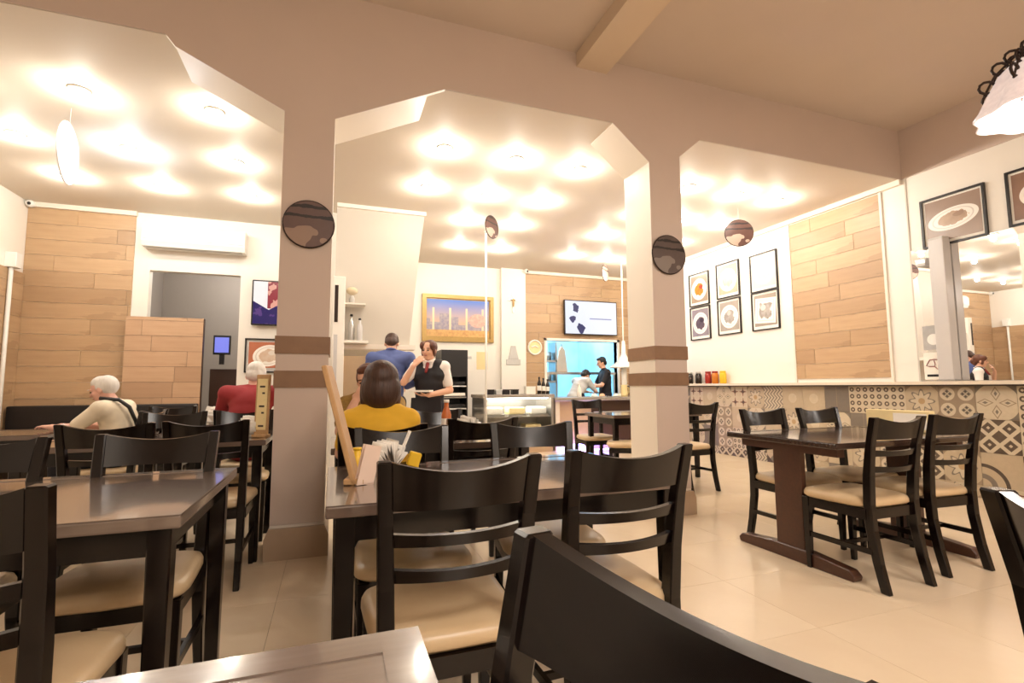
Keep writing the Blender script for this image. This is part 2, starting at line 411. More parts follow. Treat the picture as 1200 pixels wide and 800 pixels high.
# patterned tiles (procedural pattern in each tile's own coordinates: x along the wall, z up, 0..0.32)
TS = .325
def tile_mats():
    C = dict(beige=(188, 170, 142), cream=(204, 190, 164), brown=(66, 52, 42), grey=(112, 104, 94), taupe=(146, 128, 106), dark=(44, 36, 32), red=(108, 48, 40), tan=(178, 146, 102))
    C = {k: lin(v) for k, v in C.items()}  # tile colours darkened to hold the shade below the ledge
    out = []
    def base(name, rep):
        n = NT(name); x, y, z = n.xyz()
        u = n.sub(n.ma('FRACT', n.mul(x, rep/TS)), .5); v = n.sub(n.ma('FRACT', n.mul(z, rep/TS)), .5)
        r = n.ma('SQRT', n.add(n.mul(u, u), n.mul(v, v)))
        return n, u, v, r
    def wear(n, c):
        f = n.noise(30, 4); n.color(n.mix(n.mul(f, .35), c, C['taupe'])); return n.fin(.4)
    n, u, v, r = base('lozenge tile', 2)
    d = n.add(n.ab(u), n.ab(v)); c = n.mix(n.lt(d, .34), C['cream'], C['brown']); c = n.mix(n.gt(d, .62), c, C['brown']); c = n.mix(n.lt(d, .10), c, C['cream']); out.append(wear(n, c))
    n, u, v, r = base('clover tile', 2)
    p = n.mn(n.add(n.ab(n.sub(n.ab(u), .16)), n.ab(v)), n.add(n.ab(n.sub(n.ab(v), .16)), n.ab(u)))
    c = n.mix(n.lt(r, .42), C['taupe'], C['cream']); c = n.mix(n.lt(p, .13), c, C['grey']); c = n.mix(n.lt(p, .06), c, C['dark']); out.append(wear(n, c))
    n, u, v, r = base('petal tile', 1)
    p = n.mn(n.add(n.mul(n.ab(n.sub(n.ab(u), .27)), .8), n.mul(n.ab(v), 1.4)), n.add(n.mul(n.ab(n.sub(n.ab(v), .27)), .8), n.mul(n.ab(u), 1.4)))
    c = n.mix(n.lt(p, .17), C['cream'], C['taupe']); c = n.mix(n.lt(p, .13), c, C['cream']); c = n.mix(n.lt(p, .06), c, C['grey']); c = n.mix(n.gt(r, .56), c, C['grey']); out.append(wear(n, c))
    n, u, v, r = base('dotted net tile', 4)
    c = n.mix(n.lt(r, .34), C['cream'], C['brown']); c = n.mix(n.lt(r, .14), c, C['cream']); out.append(wear(n, c))
    n, u, v, r = base('arc tile', 1)
    rr = n.ma('SQRT', n.add(n.mul(n.add(u, .5), n.add(u, .5)), n.mul(n.add(v, .5), n.add(v, .5))))
    c = n.mix(n.lt(n.ab(n.sub(rr, .62)), .05), C['beige'], C['dark']); c = n.mix(n.lt(n.ab(n.sub(rr, .30)), .07), c, C['grey']); out.append(wear(n, c))
    n, u, v, r = base('chevron tile', 3)
    t = n.ma('FRACT', n.add(n.mul(u, 2.0), n.mul(n.ab(v), 2.0))); c = n.mix(n.lt(t, .42), C['cream'], C['grey']); out.append(wear(n, c))
    n, u, v, r = base('star tile', 2)
    p = n.mul(n.ab(u), n.ab(v)); c = n.mix(n.lt(p, .012), C['cream'], C['red']); c = n.mix(n.lt(r, .12), c, C['dark']); c = n.mix(n.gt(n.mx(n.ab(u), n.ab(v)), .42), c, C['cream']); out.append(wear(n, c))
    n, u, v, r = base('plain beige tile', 1); out.append(wear(n, n.mix(n.lt(r, .2), C['beige'], C['cream'])))
    n, u, v, r = base('plain grey tile', 1); out.append(wear(n, n.mix(n.lt(n.ab(u), .01), C['grey'], C['taupe'])))
    n, u, v, r = base('rosette tile', 1)
    a = n.ma('ARCTAN2', v, u); q = n.add(.3, n.mul(n.ma('COSINE', n.mul(a, 8.0)), .08))
    c = n.mix(n.lt(r, q), C['beige'], C['cream']); c = n.mix(n.lt(n.ab(n.sub(r, q)), .03), c, C['grey']); c = n.mix(n.lt(r, .1), c, C['tan']); c = n.mix(n.gt(r, .58), c, C['taupe']); out.append(wear(n, c))
    n, u, v, r = base('triangle tile', 2)
    c = n.mix(n.gt(u, v), C['beige'], C['grey']); c = n.mix(n.lt(n.add(u, v), -.3), c, C['dark']); out.append(wear(n, c))
    return out
TM_ = tile_mats()
TMESH = [MB().box(.0015, TS-.0015, -.01, 0, .0015, TS-.0015).mesh('patterned_tile', m) for m in TM_]
CUT = [MB().box(.0015, TS-.0015, -.01, 0, .0015, 1.10-3*TS-.0015).mesh('patterned_tile', m) for m in TM_]
dado = bpy.data.objects['wall_dado']
order = {}
random.seed(21)
# by column from y high to low: (top, second, third)
fixed = {3.15: (2, 0, 4), 3.475: (1, 9, 9), 3.80: (9, 4, 0), 4.125: (3, 10, 1), 4.45: (3, 8, 9), 4.775: (8, 2, 7), 5.10: (7, 7, 9), 5.425: (7, 9, 1), 5.75: (5, 7, 7), 6.075: (9, 2, 0), 6.40: (6, 7, 3)}
yk = 3.15-6*TS
while yk < 9.2:
    sel = None
    for k_, v_ in fixed.items():
        if abs(k_-yk) < .02: sel = v_
    if sel is None: sel = tuple(random.randrange(len(TMESH)) for _ in range(3))
    for r_ in range(3):
        link('tile', TMESH[sel[r_]], dado, (6.05, yk, 1.10-(r_+1)*TS), (0, 0, -PI/2))
    link('tile', CUT[random.randrange(len(CUT))], dado, (6.05, yk, 0), (0, 0, -PI/2))
    yk += TS
mr = thing('wall_mirror', 'large frameless wall mirror standing on the ledge below the framed photos', 'mirror', (XR, 2.43, 1.152))
part('backing', MB().box(-.012, -.002, -1.23, 1.23, 0, 1.46), M['plastic_grey'], mr)
part('mirror_glass', MB().box(-.016, -.012, -1.225, 1.225, .004, 1.455), M['mirror'], mr)
struct('trim_17', MB().box(XR-.01, XR, 3.66, 3.675, 1.15, H), M['grey'])

# ------------------------------------------------------------------ ceiling spotlights of the rear room
def spot(x, y, label, cool=False):
    t = thing('ceiling_spotlight', label, 'ceiling light', (x, y, H), 0, 'rear ceiling spotlights')
    part('rim', MB().lathe([(.075, 0), (.075, -.012), (.06, -.018), (.055, -.010)], 20), M['plastic'], t, True)
    part('lens', MB().lathe([(.0, -.034), (.03, -.030), (.05, -.020), (.056, -.010)], 16), M['lens_cool' if cool else 'lens'], t, True)
    ld = bpy.data.lights.new('spot_bulb', 'POINT'); ld.energy = SPOT_W*(1.0 if not cool else 1.3); ld.shadow_soft_size = .035
    ld.color = (.75, .86, 1.0) if cool else WARM
    lo = bpy.data.objects.new('spot_bulb', ld); COL.objects.link(lo); lo.parent = t; lo.location = (0, 0, -.075)
rows = (4.65, 5.67, 6.65, 7.92)
rown = ('front row', 'second row', 'third row', 'rear row')
bays = (('left', ((-2.80, 'left'), (-1.93, 'middle'), (-1.0, 'right'))), ('middle', ((.98, 'left'), (1.73, 'middle'), (2.46, 'right'))), ('right', ((3.9, 'left'), (4.62, 'middle'), (5.27, 'right'))))
for bay, cs in bays:
    for x, pos in cs:
        for y, rn in zip(rows, rown):
            if bay == 'left' and y > 7: continue
            if bay == 'middle' and y > 6 and pos == 'left': continue
            xx = x + (.2 if (bay == 'middle' and y > 7) else (.1 if bay == 'right' and y > 7 else 0))
            cool = bay == 'left' and pos == 'middle' and rn == 'second row'
            spot(xx, y, ('bluish glowing ceiling spotlight behind the left arch, middle of the second row' if cool else 'round glowing ceiling spotlight behind the %s arch, %s one of its %s' % (bay, pos, rn)), cool)

# ------------------------------------------------------------------ front room lamps, plus added unseen lights
def scallop_lamp(loc, label):
    x, y, z = loc
    t = thing('pendant_lamp', label, 'lamp', loc)
    part('canopy', MB().lathe([(0, HF-z), (.06, HF-z), (.05, HF-z-.04), (.012, HF-z-.06)], 16), M['iron'], t, True)
    part('chain', MB().tube([(0, 0, HF-z-.05), (0, 0, .24)], .008, 6), M['iron'], t)
    part('lamp_shade', MB().lathe([(.04, .18), (.09, .165), (.15, .10), (.19, .02), (.235, -.08), (.26, -.12), (.25, -.125), (.22, -.08), (.175, .02), (.13, .10), (.07, .15)], 48, wave=.06, waves=8), M['lamp_glass'], t, True)
    fr = MB()
    for k in range(8):
        a = 2*PI*k/8; c, s_ = math.cos(a), math.sin(a)
        for rad, zz in ((.145, .145), (.205, .055), (.09, .20)):
            pts = [((rad+.034*math.cos(q))*c, (rad+.034*math.cos(q))*s_, zz+.034*math.sin(q)) for q in [2*PI*i/10 for i in range(10)]]
            fr.tube(pts, .0075, 5, True)
        fr.tube([(.04*c, .04*s_, .24), (.10*c, .10*s_, .18), (.17*c, .17*s_, .11), (.22*c, .22*s_, .01)], .006, 5)
    part('scrollwork', fr, M['iron'], t, True)
    ld = bpy.data.lights.new('lamp_bulb', 'POINT'); ld.energy = LAMP_W; ld.color = WARM_FRONT; ld.shadow_soft_size = .12
    lo = bpy.data.objects.new('lamp_bulb', ld); COL.objects.link(lo); lo.parent = t; lo.location = (0, 0, -.2)
    return t
scallop_lamp((3.42, 1.39, 2.65), 'scalloped glass pendant lamp with dark iron scrollwork hanging from the ceiling')
scallop_lamp((1.6, -1.7, 2.75), 'added unseen scalloped pendant lamp behind the viewer')  # added unseen pendant, lights the front room from behind

t = thing('added_fill_panel', 'added unseen fill light panel in the front room behind the viewer', 'ceiling light', (1.4, -1.9, HF))  # added unseen fill to brighten the front room
part('frame', MB().box(-1.05, 1.05, -.65, .65, -.04, 0), M['plastic'], t)
part('diffuser', MB().box(-1, 1, -.6, .6, -.045, -.04), glow('fill panel diffuser', (1, .9, .8), 2.0), t)
ld = bpy.data.lights.new('fill_panel_glow', 'AREA'); ld.shape = 'RECTANGLE'; ld.size = 2.0; ld.size_y = 1.2; ld.energy = 115; ld.color = WARM_FRONT
lo = bpy.data.objects.new('fill_panel_glow', ld); COL.objects.link(lo); lo.parent = t; lo.location = (0, 0, -.06)
t = thing('added_corridor_lamp', 'added ceiling lamp brightening the corridor behind its opening', 'ceiling light', (-1.5, 9.2, H))  # lamp added to brighten the dark corridor
part('lens', MB().lathe([(0, -.05), (.08, -.04), (.1, 0), (0, 0)], 16), M['lens'], t, True); part('rim', MB().lathe([(.1, 0), (.12, 0), (.12, -.015), (.1, -.02)], 16), M['plastic'], t)
ld = bpy.data.lights.new('corridor_fill', 'POINT'); ld.energy = 45; ld.color = (1, .95, .9); ld.shadow_soft_size = .1
lo = bpy.data.objects.new('corridor_fill', ld); COL.objects.link(lo); lo.parent = t; lo.location = (0, 0, -.3)

# ------------------------------------------------------------------ chairs
def bar_sec(c, hx, hy):
    x, y, z = c; return [(x-hx, y-hy, z), (x+hx, y-hy, z), (x+hx, y+hy, z), (x-hx, y+hy, z)]
CHG = 'dark ladder back dining chairs'
def make_chair(label, loc, rz):
    t = thing('dining_chair', label, 'chair', loc, rz, CHG)
    for s_ in (-1, 1):
        secs = []
        for y, z, hx, xx in ((-.262, 0, .016, .180), (-.228, .15, .018, .179), (-.203, .32, .020, .178), (-.198, .46, .021, .179), (-.208, .62, .020, .183), (-.232, .78, .019, .189), (-.268, .94, .018, .196)):
            secs.append(bar_sec((s_*xx, y, z), hx, .024 if z < .7 else .02))
        part('rear_leg', MB().sweep(secs), M['wenge'], t, bevel=.004, seg=1)
        part('front_leg', MB().sweep([bar_sec((s_*.19, .185, z), r, r) for z, r in ((0, .014), (.2, .018), (.43, .021))]), M['wenge'], t, bevel=.003, seg=1)
    def curved(z0, z1, yb, bow, hw, th, name, dip=0):
        secs = []
        for i in range(15):
            u = -1+i/7; x = u*hw; y = yb - bow*(1-u*u); q = .028*(z1-z0)/.12; zt = z1 - dip*(1-u*u)
            secs.append([(x, y+th/2, z0), (x, y-th/2, z0), (x*1.012, y-th/2-q, zt), (x*1.012, y+th/2-q, zt)])
        part(name, MB().sweep(secs), M['wenge'], t)
    curved(.815, .94, -.238, .030, .184, .024, 'top_rail', .030)
    curved(.722, .757, -.220, .034, .174, .020, 'back_slat', .006)
    curved(.632, .667, -.208, .034, .168, .020, 'back_slat', .006)
    # seat cushion: wide front, rounded
    n = 28; out = []
    for k in range(n):
        a = 2*PI*k/n; c, s_ = math.cos(a), math.sin(a); e = .32
        x = math.copysign(abs(c)**e, c); y = math.copysign(abs(s_)**e, s_)
        out.append((x*(.215+.012*y), y*.205+.005+(.022*(1-x*x) if y > 0 else 0)))
    cu = MB(); rings = ((.94, .432), (1.0, .444), (1.0, .462), (.965, .478), (.86, .487), (.5, .492))
    cu.sweep([[(x*r, y*r, z) for x, y in out] for r, z in rings])
    part('seat', cu, M['seat'], t, True)
    part('seat_frame', MB().box(-.20, .20, .165, .195, .375, .43).box(-.20, .20, -.205, -.18, .375, .43).box(-.203, -.178, -.19, .18, .375, .43).box(.178, .203, -.19, .18, .375, .43), M['wenge'], t)
    for s_ in (-1, 1): part('stretcher', MB().box(s_*.19-.009, s_*.19+.009, -.21, .18, .19, .218), M['wenge'], t)
    part('stretcher', MB().box(-.182, .182, -.03, -.012, .193, .215), M['wenge'], t)
    return t
D = math.radians
chair0 = make_chair('dark chair at the near left end of the middle table, back to viewer', (.32, 1.535, 0), 0)
def chair(x, y, rz, label): return dup(chair0, (x, y, 0), D(rz), label, CHG)
chair(.835, 1.565, 2, 'dark chair at the near right end of the middle table, back to viewer')
chair(-.71, 1.475, 0, 'dark chair cut by the left frame edge, on the near side of the left table')
chair(-.66, 2.17, 180, 'dark chair facing the viewer across the left table, at its right end')
chair(-1.22, 2.14, 180, 'dark chair facing the viewer across the left table, at its left end')
chair(-1.10, 3.44, 0, 'dark chair in front of the man in cream, back to viewer')
chair(-.655, 3.50, 0, 'dark chair left of the left column, back to viewer beside the second left table')
chair(-1.14, 4.30, 180, 'dark chair with a napkin behind it, far side of the second left table, left one')
chair(-.66, 4.36, 180, 'dark chair in front of the person in red, far side of the second left table')
chair(-.70, 4.98, 0, 'dark chair the person in the red shirt sits on')
chair(-1.66, 5.02, 82, 'dark chair the man in the cream shirt sits on')
chair(-1.55, 5.85, 180, 'dark chair against the wooden wall, right of the man in cream')
chair(.31, 2.10, 180, 'dark chair across the middle table from the viewer, behind the napkins')
chair(.92, 2.12, 172, 'dark chair across the middle table, right of the woman in yellow')
chair(.24, 2.78, 0, 'dark chair the woman in the yellow shirt sits on')
chair(.83, 3.08, 0, 'dark chair at the second middle table, right of the woman in yellow')
chair(.28, 3.80, 180, 'dark chair the person in mustard sits on, beyond the second middle table')
chair(.80, 3.80, 180, 'dark chair beyond the second middle table, behind the sauce bottle')
chair(3.0, 2.20, 0, 'dark chair at the right trestle table, near side, left one')
chair(3.60, 2.24, -3, 'dark chair at the right trestle table, near side, right one')
chair(3.12, 2.73, 180, 'dark chair at the right trestle table, far side, left one')
chair(3.68, 2.72, 180, 'dark chair at the right trestle table, far side, right one')
chair(3.70, 4.62, 4, 'dark chair right of the right column, near the tiled wall')
chair(3.25, 5.85, 175, 'dark chair with pale seat, left of the right column, near the counter')
chair(3.20, 5.02, 60, 'dark chair with pale seat, close behind the right column')
chair(.008, .368, 98.5, 'big dark chair in the foreground, back rail slanting across the lower frame edge')
chair(1.27, .27, -110, 'dark chair cut by the right frame edge in the foreground')

# ------------------------------------------------------------------ tables
def top_part(t, x0, x1, y0, y1, zt=.78, th=.035, m='wenge_top'):
    part('tabletop', MB().box(x0, x1, y0, y1, zt-th, zt), M[m], t, bevel=.006, seg=2)
    b = .055
    part('edge_band', MB().box(x0+.001, x1-.001, y0+.001, y0+b, zt, zt+.002).box(x0+.001, x1-.001, y1-b, y1-.001, zt, zt+.002).box(x0+.001, x0+b, y0+b, y1-b, zt, zt+.002).box(x1-b, x1-.001, y0+b, y1-b, zt, zt+.002), M[m], t)
def leg_table(label, x0, x1, y0, y1, m='wenge_top'):
    cx, cy = (x0+x1)/2, (y0+y1)/2; hx, hy = (x1-x0)/2, (y1-y0)/2
    t = thing('dining_table', label, 'table', (cx, cy, 0), 0, 'dark dining tables')
    top_part(t, -hx, hx, -hy, hy, m=m)
    i = .05
    part('apron', MB().box(-hx+i, hx-i, -hy+i, -hy+i+.02, .665, .745).box(-hx+i, hx-i, hy-i-.02, hy-i, .665, .745).box(-hx+i, -hx+i+.02, -hy+i+.02, hy-i-.02, .665, .745).box(hx-i-.02, hx-i, -hy+i+.02, hy-i-.02, .665, .745), M['wenge'], t)
    for sx in (-1, 1):
        for sy in (-1, 1):
            a, b = sx*(hx-.055), sy*(hy-.055)
            part('leg', MB().sweep([bar_sec((a, b, z), r, r) for z, r in ((0, .023), (.66, .029), (.745, .029))]), M['wenge'], t, bevel=.004, seg=1)
    return t
def trestle_table(label, x0, x1, y0, y1, brown=True):
    cx, cy = (x0+x1)/2, (y0+y1)/2; hx, hy = (x1-x0)/2, (y1-y0)/2
    t = thing('dining_table', label, 'table', (cx, cy, 0), 0, 'dark dining tables')
    top_part(t, -hx, hx, -hy, hy, m='top_dark')
    m = M['wenge_brown']
    for sx in (-1, 1):
        x = sx*(hx-.11)
        part('trestle_post', MB().box(x-.022, x+.022, -.105, .105, .06, .745), m, t, bevel=.004, seg=1)
        part('trestle_foot', MB().prism([(-.42, 0), (.42, 0), (.43, .03), (.40, .06), (.14, .085), (-.14, .085), (-.40, .06), (-.43, .03)], x-.035, x+.035, 'x'), m, t, bevel=.006, seg=1)
        part('trestle_head', MB().box(x-.03, x+.03, -hy+.06, hy-.06, .69, .745), m, t)
    part('crossbar', MB().box(-hx+.15, hx-.15, -.02, .02, .36, .44), m, t)
    return t
leg_table('dark table in front of the left column, one napkin bundle and menu board on it', -.01, 1.24, 1.55, 2.30)
leg_table('dark glossy table filling the lower left, chairs on both sides', -2.0, -.375, 1.60, 2.45, 'top_sheen')
leg_table('dark table left of the left column, a tall menu board on its end', -1.75, -.40, 3.66, 4.46)
leg_table('dark table the woman in yellow sits at, sauce bottle on it', .0, 1.22, 2.98, 3.68)
leg_table('dark table in the foreground, lower left, cut by the frame', -1.05, .124, .0, .745, 'top_sheen')
trestle_table('dark trestle table at the right with four chairs', 2.735, 4.06, 2.11, 2.96)
leg_table('dark table the man in the cream shirt leans on', -3.1, -2.03, 4.70, 5.4)
leg_table('dark table behind the right column near the counter', 3.05, 4.3, 5.05, 5.75)
leg_table('dark table in front of the person in the red shirt', -1.25, -.1, 5.35, 6.0)

# ------------------------------------------------------------------ bench by the wooden wall
t = thing('wall_bench', 'long black upholstered bench against the left wooden wall', 'bench', (-2.6, 7.35, 0))
part('backrest', MB().box(-1.0, .95, .20, .29, .40, .92), M['black'], t, bevel=.02, seg=2)
part('seat', MB().box(-1.0, .95, -.25, .2, .38, .48), M['black'], t, bevel=.02, seg=2)
part('base', MB().box(-.98, .93, -.2, .2, 0, .38), M['wenge'], t)

# ------------------------------------------------------------------ things on the tables
def menu_board(label, base, h, lean, yaw, wd):
    t = thing('menu_board', label, 'menu', base, yaw)
    mt = Matrix.Rotation(lean, 4, 'Y')
    part('board', MB().box(-.009, .009, -wd/2, wd/2, 0.0, h, mt), M['menu_wood'], t, bevel=.003, seg=1)
    part('print_panel', MB().box(-.0105, -.009, -wd/2+.012, wd/2-.012, .05, h-.03, mt), M['card'], t)
    part('foot', MB().box(-.035, .035, -wd/2, wd/2, 0, .02), M['menu_wood'], t, bevel=.003, seg=1)
    lt = MB()
    for k in range(7): lt.box(-.0112, -.0105, -wd/2+.03, wd/2-.03-.02*(k % 3), h-.09-k*.045, h-.078-k*.045, mt)
    part('printed_lines', lt, M['darkstone'], t)['kind'] = 'stuff'
    return t
menu_board('leaning wooden menu board on the middle table by the left column', (.088, 1.90, .782), .43, D(-15), D(-12), .10)
menu_board('upright wooden menu board on the table left of the left column', (-.455, 3.86, .782), .43, D(1.5), D(62), .10)
def napkins(label, loc, s=1.0, rz=0):
    t = thing('napkin_bundle', label, 'napkins', loc, rz)
    random.seed(int(abs(loc[0])*1000)+3)
    mb = MB()
    for k in range(9):
        a = -1.1+2.2*k/8; c, s_ = math.sin(a), math.cos(a)
        p = [(-.012*s, -.05*s, 0), (.012*s, -.05*s, 0), (.012*s+c*.07*s, -.045*s, .085*s*s_+.02), (c*.08*s-.006*s, .03*s, .095*s*s_+.02), (.012*s, .05*s, 0), (-.012*s, .05*s, 0)]
        o = len(mb.v); dz = random.random()*.012
        lo = [(x, y, z+.001) for x, y, z in p]; hi = [(x+.004, y, z+.004+dz) for x, y, z in p]
        mb.sweep([lo, hi])
    part('napkin_stack', mb, M['paper'], t, True)
    part('holder', MB().box(-.05*s, .05*s, -.035*s, .035*s, -.0, .02), M['steel'], t)
    return t
napkins('fanned white paper napkins on the middle table', (.215, 2.15, .782), 1.0, .4)
napkins('white napkins beside the sauce bottle on the second middle table', (.86, 3.30, .782), 1.2, .2)
napkins('white napkins beside the menu board on the second left table', (-.53, 3.93, .782), 1.3, 1.2)
napkins('white napkins on the table before the person in red', (-1.0, 5.45, .782), 1.5, 1.0)
t = thing('card_holder', 'pale pink folded card standing beside the menu board on the middle table', 'card', (.115, 1.85, .782), .3)
part('card_front', MB().box(-.03, .03, -.003, .0, 0, .135, Matrix.Rotation(.22, 4, 'Y')), M['paper_pink'], t)
part('card_back', MB().box(-.03, .03, .02, .023, 0, .135, Matrix.Rotation(.22, 4, 'Y')), M['paper_pink'], t)
part('card_base', MB().box(-.03, .03, -.003, .023, 0, .004), M['paper_pink'], t)
def bottle(name, label, cat, loc, m, r=.03, h=.2, capm=None, neck=.012, group=None, label_m=None):
    t = thing(name, label, cat, loc, 0, group)
    part('body', MB().lathe([(0, 0), (r*.95, 0), (r, .01), (r, h*.58), (r*.8, h*.68), (neck, h*.8), (neck, h*.93), (0, h*.93)], 14), m, t, True)
    part('cap', MB().lathe([(0, h*.92), (neck*1.25, h*.92), (neck*1.2, h), (0, h)], 12), M[capm] if capm else M['plastic'], t, True)
    if label_m: part('paper_label', MB().lathe([(r*1.01, h*.2), (r*1.015, h*.21), (r*1.015, h*.48), (r*1.01, h*.49)], 14), M[label_m], t, True)
    return t
bottle('sauce_bottle', 'tall orange sauce bottle with pale top on the second middle table', 'bottle', (.745, 3.42, .782), M['sauce'], .034, .25, 'paper', .016, None, 'paper')
bottle('sauce_bottle', 'yellow squeeze bottle among the napkins on the middle table', 'bottle', (.10, 2.10, .782), M['yellow_pack'], .028, .10, 'yellow_pack', .014)
t = thing('sugar_packet', 'small yellow packet at the right end of the fanned napkins', 'packet', (.33, 2.2, .782))
part('packet', MB().box(-.025, .025, -.02, .02, 0, .06, Matrix.Rotation(.3, 4, 'Y')), M['yellow_pack'], t, bevel=.004, seg=1)
part('straw', MB().tube([(-.05, 0, .05), (-.01, .0, .15)], .008, 6), M['paper'], t)
t = thing('menu_holder', 'cream menu box standing on the right trestle table by the tiled wall', 'menu', (3.92, 2.52, .782))
part('box', MB().box(-.03, .03, -.22, .22, 0, .15), M['card'], t, bevel=.004, seg=1)
part('sheet', MB().box(-.033, -.03, -.20, .02, .02, .13), M['paper'], t)
part('leaflet', MB().box(-.13, -.05, -.18, .05, .0, .02, Matrix.Rotation(.2, 4, 'X')), M['paper'], t)
t = thing('napkin_dispenser', 'white box napkin dispenser on the table before the person in red', 'napkin holder', (-1.14, 5.75, .782))
part('body', MB().box(-.07, .07, -.05, .05, 0, .10), M['plastic'], t, bevel=.01, seg=2)
part('napkin', MB().prism([(-.05, .0), (.05, 0), (.02, .05), (-.03, .06)], -.01, .01, 'y', Matrix.Translation((0, 0, .10))), M['paper'], t)
for k, dx in enumerate((0, .08)):
    t = thing('drinking_glass', 'clear drinking glass on the table before the person in red, %s one' % ('left', 'right')[k], 'glass', (-1.02+dx, 5.82, .782))
    part('glass_body', MB().lathe([(.026, 0), (.03, .1), (.033, .14), (.031, .14), (.028, .1), (.024, .008), (0, .008)], 14), M['glass'], t, True)
    part('base_disc', MB().lathe([(0, 0), (.026, 0), (.025, .007), (0, .007)], 14), M['glass'], t, True)
t = thing('place_setting_tray', 'pale tray with cloth at the far left on the table by the cream-shirted man', 'tray', (-3.0, 5.0, .782))
part('tray', MB().box(-.2, .2, -.14, .14, 0, .02), M['plastic'], t, bevel=.006, seg=1)
part('cloth', MB().ball((-.04, 0, .05), (.13, .09, .04), 12, 6), M['paper'], t, True)

# ------------------------------------------------------------------ framed food photographs
def food_print(name, bg, food, food2, sx, sz, ang=0, square=False, seed=0.0):
    n = NT(name); x, y, z = n.xyz()
    c, s_ = math.cos(ang), math.sin(ang)
    u = n.add(n.mul(x, c/sx), n.mul(z, s_/sx)); v = n.add(n.mul(x, -s_/sz), n.mul(z, c/sz))
    r = n.mx(n.ab(u), n.ab(v)) if square else n.ma('SQRT', n.add(n.mul(u, u), n.mul(v, v)))
    f = n.noise(16, 3, stretch=(1, 1, 1)); g = n.noise(7+seed, 3)
    rr = n.add(r, n.mul(n.sub(f, .5), .5))
    k = n.mix(g, lin(bg), tuple(q*.75 for q in lin(bg)))
    k = n.mix(n.lt(r, 1.0), k, lin((244, 238, 230))); k = n.mix(n.lt(n.ab(n.sub(r, .8)), .03), k, lin((214, 206, 198)))
    k = n.mix(n.lt(rr, .58), k, n.mix(f, lin(food), lin(food2)))
    r2 = n.ma('SQRT', n.add(n.mul(n.sub(u, .25), n.sub(u, .25)), n.mul(n.sub(v, .2), n.sub(v, .2))))
    k = n.mix(n.lt(n.add(r2, n.mul(n.sub(g, .5), .4)), .22), k, lin(food2)); n.color(k)
    return n.fin(.25)
def picture(label, loc, rz, w_, h_, pm, fm='black_frame', fw=.022, group='framed food photographs', mat_m='paper', border=.03, cat='picture', name='framed_photo', depth=.03):
    t = thing(name, label, cat, loc, rz, group)
    a, b = w_/2, h_/2
    fr = MB().box(-a, a, -depth, 0, b-fw, b).box(-a, a, -depth, 0, -b, -b+fw).box(-a, -a+fw, -depth, 0, -b+fw, b-fw).box(a-fw, a, -depth, 0, -b+fw, b-fw)
    part('frame', fr, M[fm], t)
    part('mount', MB().box(-a+fw, a-fw, -.012, -.001, -b+fw, b-fw), M[mat_m], t)
    part('photo_print', MB().box(-a+fw+border, a-fw-border, -.0145, -.012, -b+fw+border*1.6, b-fw-border), pm, t)
    return t
RZ = -PI/2
G1 = 'food photographs in two rows by the wooden panel'
specs = [((7.10, 2.82), (170, 150, 130), (226, 160, 50), (190, 60, 40), 'top left food photo of six, orange food on a round plate'),
         ((7.10, 2.215), (150, 140, 150), (110, 96, 110), (60, 50, 66), 'bottom left food photo of six, dark food on a round plate'),
         ((6.415, 2.85), (214, 186, 160), (222, 170, 130), (240, 220, 200), 'top middle food photo of six, all in pale orange'),
         ((6.415, 2.24), (176, 166, 156), (120, 110, 104), (196, 190, 184), 'bottom middle food photo of six, grey food on a white plate'),
         ((5.69, 2.825), (216, 208, 204), (150, 146, 150), (230, 226, 222), 'top right food photo of six, nearly white'),
         ((5.69, 2.235), (170, 156, 142), (74, 62, 54), (220, 212, 204), 'bottom right food photo of six, dark food on a square plate')]
for i, ((y, z), bg, f1, f2, lb) in enumerate(specs):
    pm = food_print('food print %d' % i, bg, f1, f2, .19, .19, .3*i, i == 5, i)
    picture(lb, (XR-.001, y, z), RZ, .50, .585, pm, fw=.016, group=G1)
pm = food_print('oval dish print', (164, 140, 124), (196, 168, 140), (150, 120, 96), .23, .115, .12)
G2 = 'large food photographs above the mirror'
picture('large framed photo of an oval white dish above the mirror', (XR-.001, 3.235, 2.86), RZ, .58, .54, pm, fw=.022, group=G2, border=.02)
pm = food_print('brown dish print', (150, 118, 100), (226, 216, 204), (180, 140, 110), .2, .14, 0)
picture('large framed photo cut by the right frame edge above the mirror', (XR-.001, 2.49, 2.88), RZ, .58, .54, pm, fw=.022, group=G2, border=.02)
# city view in a gold frame
def city():
    n = NT('harbour city view print'); x, y, z = n.xyz()
    sky = n.mix(n.mul(n.add(z, .1), 2.2), lin((214, 180, 150)), lin((70, 120, 210)))
    col = n.ma('FRACT', n.mul(x, 5.5)); idn = n.ma('FLOOR', n.mul(x, 5.5))
    hgt = n.mul(n.ma('FRACT', n.mul(n.ma('SINE', n.mul(idn, 12.9)), 43.7)), .22)
    b = n.lt(z, n.sub(hgt, .12)); f = n.noise(22, 4)
    k = n.mix(b, sky, n.mix(f, lin((90, 96, 150)), lin((206, 190, 176))))
    tw = n.lt(n.ab(n.sub(n.ma('FRACT', n.mul(x, 3.1)), .5)), .06); k = n.mix(n.mul(tw, n.lt(z, .20)), k, lin((236, 214, 180)))
    k = n.mix(n.lt(z, -.22), k, n.mix(f, lin((170, 110, 60)), lin((236, 200, 130))))
    d = n.ma('SQRT', n.add(n.mul(n.sub(x, .38), n.sub(x, .38)), n.mul(n.mul(n.add(z, .03), n.add(z, .03)), 1.6)))
    k = n.mix(n.lt(d, .17), k, n.mix(f, lin((190, 120, 110)), lin((230, 206, 190)))); n.color(k); return n.fin(.3)
